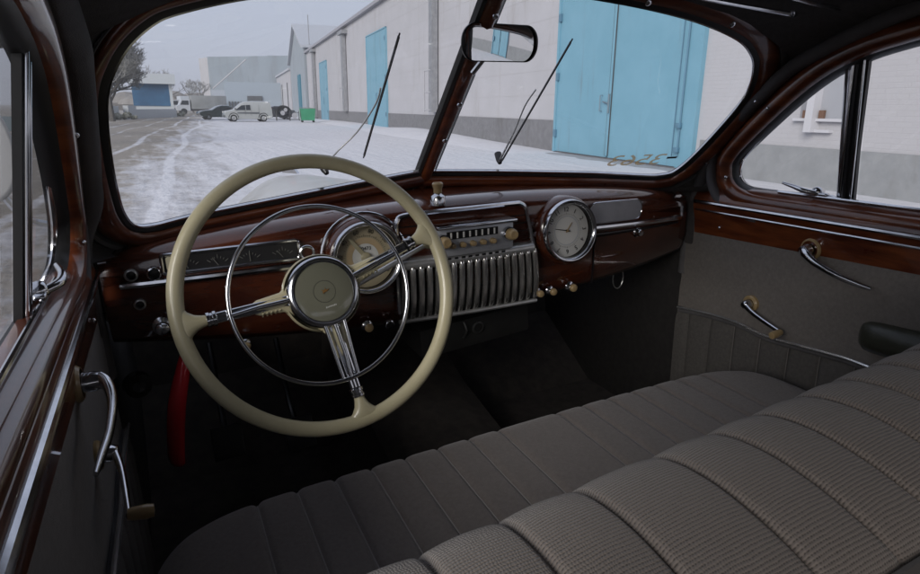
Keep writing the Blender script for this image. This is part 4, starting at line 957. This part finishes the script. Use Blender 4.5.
# pipes / tall vents
def chute(u0, z0, z1, w):
    d = part('wall_duct', bld)
    m = MB(); wbox(m, u0-w/2, u0+w/2, z0, z1, .05, .35); m.build('duct', PIPE, d, smooth=False)
    m = MB(); wbox(m, u0-w*1.4, u0+w*1.1, z1, z1+.28, .0, .5); m.build('duct_head', PIPE, d, smooth=False)
    m = MB(); a = u0+w*1.9
    for z in (z0+.1, z0+.95, z0+2.0): m.tube([q(u0, z, .35), q(a, z, .35)], .03, 6)
    m.tube([q(a, z0, .35), q(a, z0+2.0, .35)], .03, 6); m.build('guard_rail', mat('pale_rail', (.42, .42, .44), .6), d)
chute(56.4, 1.0, 7.3, .9); chute(76.8, .2, 7.4, .9); chute(30.7, 1.15, 7.9, .55)
# window with an open white shutter, seen through the side window
w_ = part('side_window', bld)
m = MB(); wbox(m, 7.85, 8.95, 1.17, 1.22, .02, .12); wbox(m, 7.78, 7.90, 1.2, 3.2, .02, .14); wbox(m, 8.45, 8.60, .98, 3.2, .02, .22); wbox(m, 7.7, 8.5, 2.2, 2.28, .02, .12); wbox(m, 8.15, 8.45, .98, 1.03, .02, .12); m.build('window_frame', mat('white_window_paint', (.54, .54, .57), .5), w_, smooth=False)
m = MB(); wbox(m, 7.9, 8.45, 1.22, 3.15, .022, .05); m.build('window_pane', mat('dusty_pane', (.36, .37, .40), .3), w_, smooth=False)
m = MB(); wbox(m, 8.62, 8.85, 1.22, 2.5, .022, .06); m.build('ajar_shutter', mat('grey_board', (.27, .27, .29), .6), w_, smooth=False)
m = MB(); wbox(m, 8.66, 8.76, 1.22, 1.36, .06, .11); wbox(m, 8.32, 8.42, 1.22, 1.36, .06, .11); m.build('shutter_box', mat('brown_box', (.16, .09, .06), .7), w_, smooth=False)

# ---- gabled grey building and low white one beyond
GRB = mat('pale_blue_render', (.30, .335, .37), .85, var=(.27, .305, .34), vs=.8, stain=((.21, .23, .25), .5, (1.5, 1.5, .4), .52, .7))
gb_ = empty('gabled_building', wallp(94, 0)); tag(gb_, 'tall pale grey-blue gabled building beyond the white one, teal door in its side', 'building')
def pr_on(mb, base, poly, o0, o1):
    f = lambda a, b, c: wallp(a, b, o0+(o1-o0)*c)-base.location
    mb.prism(poly, f, 1)
m = MB(); pr_on(m, gb_, [(84.9, 0), (104.0, 0), (104.0, 7.6), (94.0, 12.0), (84.9, 8.7)], -14, .3); m.build('wall', GRB, gb_, smooth=False)
m = MB(); pr_on(m, gb_, [(84.3, 8.55), (94.0, 12.1), (104.4, 7.5), (104.4, 7.8), (94.0, 12.4), (84.3, 8.85)], -14.3, .7); m.build('roof', mat('snowy_roof', (.42, .44, .48), .8), gb_, smooth=False)
m = MB(); f = lambda u, z, o: wallp(u, z, o)-gb_.location
def gbox(mb, base, u0, u1, z0, z1, o0, o1):
    c = [wallp(u, z, o)-base.location for o in (o0, o1) for z in (z0, z1) for u in (u0, u1)]; v = [mb.bm.verts.new(p) for p in c]
    for ff in ((0, 1, 3, 2), (4, 6, 7, 5), (0, 4, 5, 1), (2, 3, 7, 6), (0, 2, 6, 4), (1, 5, 7, 3)): mb.bm.faces.new([v[i] for i in ff])
gbox(m, gb_, 90.0, 93.0, .05, 5.6, .3, .45); m.build('door', mat('teal_paint', (.03, .17, .24), .5), gb_, smooth=False)
m = MB(); m.tube([f(84.5, 12.4, -.4), f(84.5, 8.9, -.4)], .05, 6); m.build('mast', PIPE, gb_)
lb = empty('low_building', wallp(118, 0)); tag(lb, 'low white building with narrow windows at the far end of the row', 'building')
m = MB(); gbox(m, lb, 104.5, 134, 0, 6.9, -12, .35); m.build('wall', WHITE, lb, smooth=False)
for u_ in (110, 121, 128):
    m = MB(); gbox(m, lb, u_, u_+1.2, 1, 5.2, .35, .4); m.build('window', DGREY, lb, smooth=False)
m = MB(); gbox(m, lb, 125.5, 127.2, .8, 2.6, .35, .5); m.build('red_board', mat('red_board_paint', (.45, .05, .04), .5), lb, smooth=False)
m = MB(); gbox(m, lb, 104.4, 134.2, 6.9, 7.2, -12.2, .6); m.build('roof', mat('snowy_roof'), lb, smooth=False)

# ---- far buildings placed by bearing and distance
def far(px, dist):                                    # ground point at a bearing and distance
    d = rayw(px, 107); d.z = 0; d.normalize(); return V((CAM.x, CAM.y, 0))+d*dist
def ground_at(px, dist): return far(px, dist)
def hgt(py, dist): return 1.32+(106.5-py)/640*dist*1.02
def bx(mb, p0, p1, z0, z1, t):
    d = (p1-p0); d.z = 0; nrm_ = V((-d.y, d.x, 0)).normalized()
    if nrm_.dot(p0-CAM) < 0: nrm_ = -nrm_
    c = [p+nrm_*k+V((0, 0, z)) for k in (0, t) for z in (z0, z1) for p in (p0, p1)]; v = [mb.bm.verts.new(x) for x in c]
    for ff in ((0, 1, 3, 2), (4, 6, 7, 5), (0, 4, 5, 1), (2, 3, 7, 6), (0, 2, 6, 4), (1, 5, 7, 3)): mb.bm.faces.new([v[i] for i in ff])
wh = empty('warehouse'); tag(wh, 'large pale grey warehouse with a diagonal pipe across its end wall, far behind', 'building')
DW = 170; a, b = far(212, DW), far(300, DW*.92)
m = MB(); bx(m, a, b, 0, hgt(64, DW), 30); m.build('wall', mat('blue_grey_cladding', (.235, .275, .315), .8, var=(.20, .24, .275), vs=.15, stain=((.17, .19, .21), .3, (2., 2., .3), .5, .8)), wh, smooth=False)
m = MB(); bx(m, far(203.5, DW*1.03), a, 0, hgt(64.5, DW), 1.); m.build('end_wall', WHITE, wh, smooth=False)
m = MB(); m.tube([far(215, 160)+V((0, 0, hgt(91, 160))), far(250, 154)+V((0, 0, hgt(65, 154)))], .16, 8); m.build('diagonal_pipe', mat('pale_rail'), wh)
m = MB(); bx(m, far(271, DW-2), far(286, DW-2), hgt(64, DW), hgt(61.5, DW), 4); m.build('roof_box', mat('pale_blue_render'), wh, smooth=False)
sd = empty('storage_shed'); tag(sd, 'low pale blue shed in front of the warehouse', 'building')
DS = 125; m = MB(); bx(m, far(226, DS), far(282, DS), 0, hgt(85, DS), 8); m.build('wall', mat('shed_blue', (.31, .36, .41), .8), sd, smooth=False)
m = MB(); bx(m, far(213, DS+2), far(240, DS+2), 0, hgt(92, DS), 6); m.build('annex', mat('shed_white', (.40, .43, .48), .8), sd, smooth=False)
m = MB(); bx(m, far(248, DS-.3), far(263, DS-.3), 1.2, hgt(97, DS), .2); m.build('window', DGREY, sd, smooth=False)
for k in range(6):
    m = MB(); bx(m, far(229+3*k, DS-.3), far(230.6+3*k, DS-.3), .9, 2.2, .2); m.build('window', DGREY, sd, smooth=False)
ki = empty('kiosk'); tag(ki, 'kiosk with a white fascia over a blue banner, left of the street', 'kiosk')
DK = 88
m = MB(); bx(m, far(130.5, DK), far(178, DK), hgt(88, DK), hgt(79.5, DK), 6); m.build('fascia', mat('kiosk_white', (.50, .53, .55), .6), ki, smooth=False)
m = MB(); bx(m, far(134, DK+.8), far(171, DK+.8), 1.3, hgt(87.5, DK), 5); m.build('banner', mat('kiosk_blue', (.02, .08, .17), .5, var=(.035, .13, .25), vs=.5), ki, smooth=False)
m = MB(); bx(m, far(171.2, DK+.7), far(174, DK+.7), 0, hgt(87.5, DK), 5); bx(m, far(134, DK+.9), far(171, DK+.9), 0, 1.3, 5); m.build('kiosk_wall', mat('kiosk_white'), ki, smooth=False)
fn = empty('low_wall'); tag(fn, 'low white wall along the left kerb below the kiosk', 'wall')
m = MB(); bx(m, far(100, 66), far(118.5, 72), 0, 1.25, .5); m.build('left_panel', mat('fence_white', (.46, .48, .50), .7), fn, smooth=False)
m = MB(); bx(m, far(128, 72), far(136, 74), 0, 1.3, .5); bx(m, far(136, 74), far(176, 86), 0, .95, .5); m.build('right_panel', mat('fence_white'), fn, smooth=False)
# far left fence seen through the driver's window
lf = empty('left_fence'); tag(lf, 'pale blue-grey fence across the yard, seen through the driver side window', 'fence')
m = MB(); bx(m, V((-60, 34, 0)), V((-5.9, 39, 0)), 0, .72, .3); m.build('fence_panel', mat('fence_blue', (.22, .27, .30), .7), lf, smooth=False)

# ---- vehicles
TYRE = mat('tyre_rubber', (.015, .015, .016), .8); HUBC = mat('wheel_metal', (.35, .35, .36), .35, .7); WIN = mat('car_window', (.02, .025, .03), .08)
def vehicle(name, label, prof, wheels, width, paint, windows, loc, rz, wr=.32, group=None, lights=None, extra=None):
    o = empty(name, loc, rz); tag(o, label, {'delivery_van': 'van', 'parked_car': 'car', 'cargo_truck': 'truck'}.get(name, name.split('_')[-1]), group)
    m = MB(); rows = []
    n = len(prof)
    # lofted across the width: pinch the glasshouse
    for t, k in ((-1, .90), (-.92, .97), (-.6, 1), (0, 1.01), (.6, 1), (.92, .97), (1, .90)):
        rows.append([V((x*(1 if abs(t) < .9 else .995), t*width/2*(1-.12*max(0, (z-.95))/.8), .22+(z-.22)*k)) for x, z in prof])
    m.grid(rows, False, True)
    for r in (rows[0], rows[-1]): m.bm.faces.new([m.bm.verts.new(p) for p in r])
    m.build('body', paint, o, ang=30)
    for s in (-1, 1):
        for poly in windows:
            w = MB(); w.prism(poly, lambda a, b, c, s=s: V((a, s*(width/2*(1-.12*max(0, (b-.95))/.8)*1.0+.006-.0*c-.02*c), .22+(b-.22)*.93)), 1); w.build('side_window', WIN, o, smooth=False)
        for x in wheels:
            w = MB(); w.lathe([(wr*.6, .0), (wr*.9, -.0), (wr, .03), (wr, .17), (wr*.9, .2)], (x, s*(width/2+.01), wr), (0, -s, 0), 24); t_ = w.build('wheel', TYRE, o)
            w = MB(); w.lathe([(wr*.62, .015), (wr*.5, .035), (wr*.2, .01), (0, .0)], (x, s*(width/2+.012), wr), (0, -s, 0), 20); w.build('wheel_rim', HUBC, t_)
    return o
vprof = [(-2.0, .45), (-2.08, .62), (-2.05, .80), (-1.9, .93), (-1.25, 1.05), (-.55, 1.62), (-.30, 1.74), (.4, 1.80), (1.6, 1.80), (1.98, 1.74), (2.08, 1.2), (2.12, .6), (2.08, .35), (1.6, .25), (-1.7, .25)]
vw = [[(-1.12, 1.07), (-.60, 1.50), (-.25, 1.55), (-.25, 1.07)], [(-.2, 1.07), (-.2, 1.55), (.18, 1.57), (.18, 1.07)]]
SILV = mat('silver_paint', (.40, .41, .40), .3, .2, coat=.6)
pv = (G(225, 121.5)+G(270, 121.5))/2; dv = G(270, 121.5)-G(225, 121.5)
van = vehicle('delivery_van', 'silver-white delivery van parked across the yard, nose to the left', vprof, (-1.32, 1.28), 1.75, SILV, vw, (pv.x, pv.y, 0), math.atan2(dv.y, dv.x))
for s in (-1, 1):
    m = MB(); m.prism([(-1.0, .72), (-.95, .82), (.95, .84), (.95, .70)], lambda a, b, c, s=s: V((a, s*(.885+.01*c), b)), 1); m.build('side_stripe', mat('stripe_dark', (.10, .11, .12), .5), van, smooth=False)
    m = MB(); m.box((-2.02, s*.66, .82), (.12, .24, .16), bev=.03); m.build('headlight', mat('lamp_glass', (.55, .55, .55), .1), van)
for s in (-1, 1):
    m = MB(); m.box((2.06, s*.70, 1.05), (.05, .14, .42), bev=.01); m.build('tail_light', mat('tail_red', (.25, .02, .02), .2), van)
    m = MB()
    for x in (-.28, .22, .9): m.box((x, s*.868, 1.0), (.012, .012, .95))
    m.box((-.3, s*.89, .92), (.14, .02, .03)); m.box((-1.15, s*.98, 1.12), (.12, .12, .14), bev=.02); m.build('door_seam', mat('seam_dark', (.09, .09, .09), .5), van, smooth=False)
    m = MB()
    for x in (-1.32, 1.28): m.tube([(x+.42*cos(t), s*.872, .34+.42*sin(t)) for t in [pi*k/12 for k in range(13)]], .03, 6)
    m.box((0, s*.85, .33), (2.0, .04, .10)); m.build('wheel_arch', BLACK, van)
m = MB(); m.box((-2.08, 0, .46), (.10, 1.5, .20), bev=.03); m.build('front_bumper', mat('stripe_dark'), van)
m = MB(); m.box((2.12, 0, .46), (.08, 1.5, .18), bev=.03); m.build('rear_bumper', mat('stripe_dark'), van)
sprof = [(-2.2, .45), (-2.28, .60), (-2.22, .78), (-1.9, .88), (-1.0, .98), (-.45, 1.32), (0, 1.44), (.6, 1.43), (1.2, 1.22), (1.75, 1.04), (2.2, .98), (2.28, .7), (2.22, .42), (1.8, .24), (-1.8, .24)]
swn = [[(-.90, .98), (-.42, 1.26), (0, 1.36), (0, .98)], [(.06, .98), (.06, 1.36), (.6, 1.34), (1.05, 1.18), (1.2, .98)]]
DGRN = mat('dark_green_paint', (.025, .04, .04), .2, coat=.8)
pc_ = G(218, 120); sed = vehicle('parked_car', 'dark green saloon car half hidden behind the van', sprof, (-1.4, 1.4), 1.75, DGRN, swn, (pc_.x+.6, pc_.y+3, 0), R(8))
pc2 = far(271, 74); vehicle('parked_car', 'dark car behind the tail of the silver van', sprof, (-1.4, 1.4), 1.75, mat('dark_paint', (.02, .022, .03), .2, coat=.8), swn, (pc2.x+.2, pc2.y, 0), R(5))
# trucks far behind the kiosk
tkx = far(198, 118)
tkp = [(-1, .5), (-1, 2.9), (4.9, 2.9), (4.9, .5)]
def truck(px, dist, label, boxcol, rz):
    p = far(px, dist); o = empty('cargo_truck', p, rz); tag(o, label, 'truck', 'lorries parked at the far end')
    m = MB(); m.box((1.6, 0, 1.9), (5.4, 2.3, 2.1), bev=.08); m.build('cargo_box', boxcol, o)
    m = MB(); m.prism([(-3.2, .6), (-3.3, 1.3), (-2.9, 1.5), (-2.5, 2.3), (-1.3, 2.35), (-1.3, .6)], lambda a, b, c: V((a, -1.05+2.1*c, b)), 1); m.build('cab', mat('cab_white', (.5, .52, .55), .3), o, smooth=False)
    m = MB(); m.prism([(-2.75, 1.5), (-2.42, 2.15), (-1.5, 2.15), (-1.5, 1.5)], lambda a, b, c: V((a, -1.07+2.14*c, b)), 1); m.build('cab_window', WIN, o, smooth=False)
    m = MB(); m.box((.8, 0, .7), (6.8, .9, .25)); m.build('chassis', BLACK, o)
    for x in (-2.3, 2.6):
        for s in (-1, 1):
            m = MB(); m.lathe([(.0, 0), (.45, 0), (.48, .04), (.48, .26), (.4, .28)], (x, s*1.1, .48), (0, -s, 0), 18); m.build('wheel', TYRE, o)
truck(198, 112, 'grey tarpaulin lorry right of the kiosk', mat('tarp_grey', (.20, .21, .21), .8, var=(.25, .26, .27), vs=.8), R(5))
truck(186, 122, 'white box lorry parked behind the grey tarpaulin lorry', mat('box_white', (.45, .48, .52), .6), R(12))
# small snow covered stone beds
def stones(px, dist, w, label):
    p = far(px, dist); o = MB(); rnd = random.Random(px)
    for k in range(14):
        r = rnd.uniform(.18, .36); c = V((rnd.uniform(-w, w), rnd.uniform(-.4, .4), r*.55+rnd.uniform(0, .25)))
        rr = bmesh.ops.create_icosphere(o.bm, subdivisions=1, radius=r)
        for v in rr['verts']: v.co = v.co*rnd.uniform(.8, 1.1)+c
    ob = o.build('rock_pile', mat('mossy_stone', (.10, .10, .06), .9, var=(.42, .42, .36), vs=2.5), None, loc=p); tag(ob, label, 'rocks', 'piles of painted stones along the left kerb')
stones(124, 70, 1.1, 'pile of yellowish stones by the low white wall, left one'); stones(176, 92, 1.0, 'pile of yellowish stones at the right end of the kiosk')

# ---- green bin, black hoop sculpture
p = G(308, 122.3); bn = empty('waste_container', (p.x, p.y, 0), R(-8)); tag(bn, 'green wheeled waste container standing at the foot of the white building', 'waste container')
GRN = mat('green_bin_paint', (.03, .24, .12), .5, var=(.04, .29, .15), vs=2)
m = MB(); rows = [[V((x*k, y*k, z)) for x, y in ((-.66, -.5), (.66, -.5), (.66, .5), (-.66, .5))] for z, k in ((.18, .86), (.2, .88), (1.1, 1.), (1.12, 1.02), (1.2, 1.02), (1.2, .95))]
m.grid(rows, False, True); m.bm.faces.new([m.bm.verts.new(v) for v in rows[-1]]); m.build('bin_body', GRN, bn, ang=20)
m = MB(); m.box((-.69, 0, .68), (.02, .78, .86)); m.build('side_panel', mat('pale_green', (.30, .42, .36), .5), bn)
m = MB(); m.box((0, .02, 1.25), (1.36, 1.06, .06), Matrix.Rotation(R(3), 3, 'Y'), .02); m.build('lid', mat('lid_grey', (.20, .22, .2), .5), bn)
for x in (-.5, .5):
    for y in (-.38, .38):
        m = MB(); m.lathe([(0, -.03), (.09, -.03), (.09, .03), (0, .03)], (x, y, .09), (0, 1, 0), 12); m.build('castor', TYRE, bn)
p = G(287, 120.6); hp_ = empty('hoop_stand', (p.x, p.y, 0), R(-5)); tag(hp_, 'black hoop-shaped stand with pale decorations left of the green bin', 'metal stand')
m = MB()
for r in (.78, .68, .58, .46): m.tube([V((-.3+r*cos(t)*.95, .12*sin(3*r*9), .85+r*.72*sin(t))) for t in [2*pi*k/20 for k in range(20)]], .075, 6, closed=True)
m.build('hoop', BLACK, hp_)
m = MB()
for x in (-1.0, .3, 1.25): m.tube([(x, -.35, 0), (x, -.3, .95)], .035, 6); m.tube([(x, .35, 0), (x, .3, .95)], .035, 6)
m.tube([(-1.0, -.35, .12), (1.25, -.35, .12)], .035, 6); m.tube([(.3, -.3, .95), (1.25, -.3, .75)], .03, 6); m.build('frame', mat('dull_iron', (.08, .08, .08), .6), hp_)
m = MB()
for x, z, r in ((-.4, .75, .22), (-.1, 1.05, .18), (.75, .5, .28)): m.lathe([(0, -.04), (r, -.04), (r, .04), (0, .04)], (x, -.30, z), (0, 1, .1), 14)
m.build('pale_disc', mat('pale_rail'), hp_)

# ---- trees (bare winter crowns)
BARK = mat('bark', (.085, .078, .07), .9, var=(.12, .11, .10), vs=6)
TWIG = mat('frosted_twigs', (.20, .20, .19), .9, var=(.22, .22, .215), vs=1.5)
def tree(loc, ht, label, seed, dens=1., spread=.5, cat='tree', twr=.022, levels=5):
    rnd = random.Random(seed); o = empty('bare_tree', loc); tag(o, label, 'tree', 'leafless winter trees')
    tr_ = MB(); cr = MB()
    def br_(p, d, L, r, lev):
        pts = [p]; q = V(p); dd = V(d)
        for k in range(3):
            w0 = .05 if lev == 0 else .2; dd = (dd+V((rnd.uniform(-w0, w0), rnd.uniform(-w0, w0), rnd.uniform(-.05, .16)))).normalized(); q = q+dd*L/3; pts.append(q.copy())
        (tr_ if lev < 2 else cr).tube(pts, [r, r*.85, r*.7, r*.55], 6 if lev < 2 else 3)
        if lev >= levels: return
        n = rnd.choice((3, 4)) if lev else 6
        n = int(n*dens+.5)
        for k in range(n):
            t = rnd.uniform(.35, 1); i = min(2, int(t*3)); bp = pts[i].lerp(pts[i+1], t*3-i)
            ax = V((rnd.uniform(-1, 1), rnd.uniform(-1, 1), rnd.uniform(-.15, .8))).normalized(); nd_ = (dd*(1-spread)+ax*spread*1.4).normalized()
            br_(bp, nd_, L*rnd.uniform(.55, .78), max(twr, r*.5), lev+1)
    br_(V((0, 0, 0)), V((0, 0, 1)), ht*.38, ht*.022, 0)
    tr_.build('trunk', BARK, o); c = cr.build('crown', TWIG, o, smooth=False)
    return o
tree(far(111, 62), 10.5, 'large dense bare tree at the left edge of the yard', 3, 1.55, .60, twr=.024, levels=5)
tree(far(107, 66), 9.5, 'bare tree at the very left of the windscreen, beside the larger one', 5, 1.45, .58, twr=.028)
tree(far(156, 135), 11, 'thin bare tree behind the kiosk roof, left of a pair', 8, .8, .55, twr=.05, levels=4)
tree(far(167, 135), 11, 'thin bare tree behind the kiosk roof, right of a pair', 9, .8, .55, twr=.05, levels=4)
tree(far(193, 140), 8.5, 'bare tree between the kiosk and the warehouse', 11, .8, .5, twr=.04)
tree(far(203, 145), 9.5, 'bare tree in front of the warehouse end wall', 12, .8, .5, twr=.04)
tree(V((-4.9, 24, 0)), 8.0, 'tall bare tree seen through the driver side window, nearer one', 21, 1.1, .58, twr=.02)
tree(V((-7.2, 31, 0)), 9.0, 'tall bare tree seen through the driver side window, farther one', 22, 1.1, .58, twr=.02)
tree(V((-9.8, 44, 0)), 9.0, 'bare tree beyond the pale fence, past the door pillar', 23, 1.1, .58, twr=.03)
hd_ = MB(); rnd = random.Random(4)
for k in range(26):
    p = far(rnd.uniform(120, 235), rnd.uniform(200, 230)); h_ = rnd.uniform(3, 5.5); rows = [[p+V((cos(t)*r, sin(t)*r, z)) for t in [2*pi*i/8 for i in range(8)]] for r, z in ((3, 0), (5, h_*.4), (4, h_*.75), (1.5, h_), (.1, h_*1.03))]; hd_.grid(rows, False, True)
tag(hd_.build('far_woodland', mat('far_brown_wood', (.16, .14, .12), .9, var=(.24, .22, .2), vs=.5), smooth=False), kind='stuff', label='low brown woodland on the horizon', cat='woodland')

# ---- winter haze
hz = MB(); hz.box((0, 150, 6.5), (900, 800, 16.)); hz = hz.build('haze', None, smooth=False); hz.data.materials.clear()
hm = D.materials.new('haze'); hm.use_nodes = True; hn = hm.node_tree.nodes; hn.remove(hn['Principled BSDF']); pvn = hn.new('ShaderNodeVolumePrincipled')
pvn.inputs['Color'].default_value = (.92, .93, .97, 1); pvn.inputs['Density'].default_value = .0016; hm.node_tree.links.new(pvn.outputs[0], hn['Material Output'].inputs['Volume']); hz.data.materials.append(hm); tag(hz, kind='stuff', label='thin pale winter haze over the whole yard', cat='haze')
# ================================================================== camera and light
cam = D.cameras.new('camera'); cam.sensor_width = 36; cam.lens = F/920*36; cam.clip_end = 4000; cam.clip_start = .01
co = D.objects.new('camera', cam); COL.objects.link(co); M4 = Matrix((WRt, WUp, -fw)).transposed().to_4x4(); M4.translation = CAM; co.matrix_world = M4; SC.camera = co
cam.dof.use_dof = False
wd = D.worlds.new('World'); SC.world = wd; wd.use_nodes = True; N = wd.node_tree.nodes; L = wd.node_tree.links
bg = N['Background']; sk = N.new('ShaderNodeTexSky'); sk.sky_type = 'NISHITA'; sk.sun_disc = False; sk.sun_elevation = R(24); sk.sun_rotation = R(236); sk.dust_density = 4; sk.air_density = 1.2
mx_ = N.new('ShaderNodeMixRGB'); mx_.inputs[0].default_value = .88; mx_.inputs[2].default_value = (5.2, 5.55, 6.8, 1)   # cloud cover
L.new(sk.outputs[0], mx_.inputs[1]); L.new(mx_.outputs[0], bg.inputs[0]); bg.inputs[1].default_value = .055
sl_ = D.lights.new('sun', 'SUN'); sl_.energy = 1.5; sl_.angle = R(32); sl_.color = (1, .96, .92); so = D.objects.new('sun', sl_); COL.objects.link(so)
el, az = R(24), R(236); dirv = V((sin(az)*cos(el), cos(az)*cos(el), sin(el))); so.rotation_euler = dirv.to_track_quat('Z', 'Y').to_euler(); so.location = (0, 0, 30)
vs_ = SC.view_settings; vs_.view_transform = 'Standard'; vs_.look = 'None'; vs_.gamma = 1; vs_.exposure = 1.0
SC.cycles.use_denoising = True; SC.cycles.max_bounces = 10; SC.cycles.diffuse_bounces = 5; SC.cycles.glossy_bounces = 5; SC.cycles.transparent_max_bounces = 12; SC.cycles.sample_clamp_indirect = 6
SC.cycles.caustics_reflective = False; SC.cycles.caustics_refractive = False
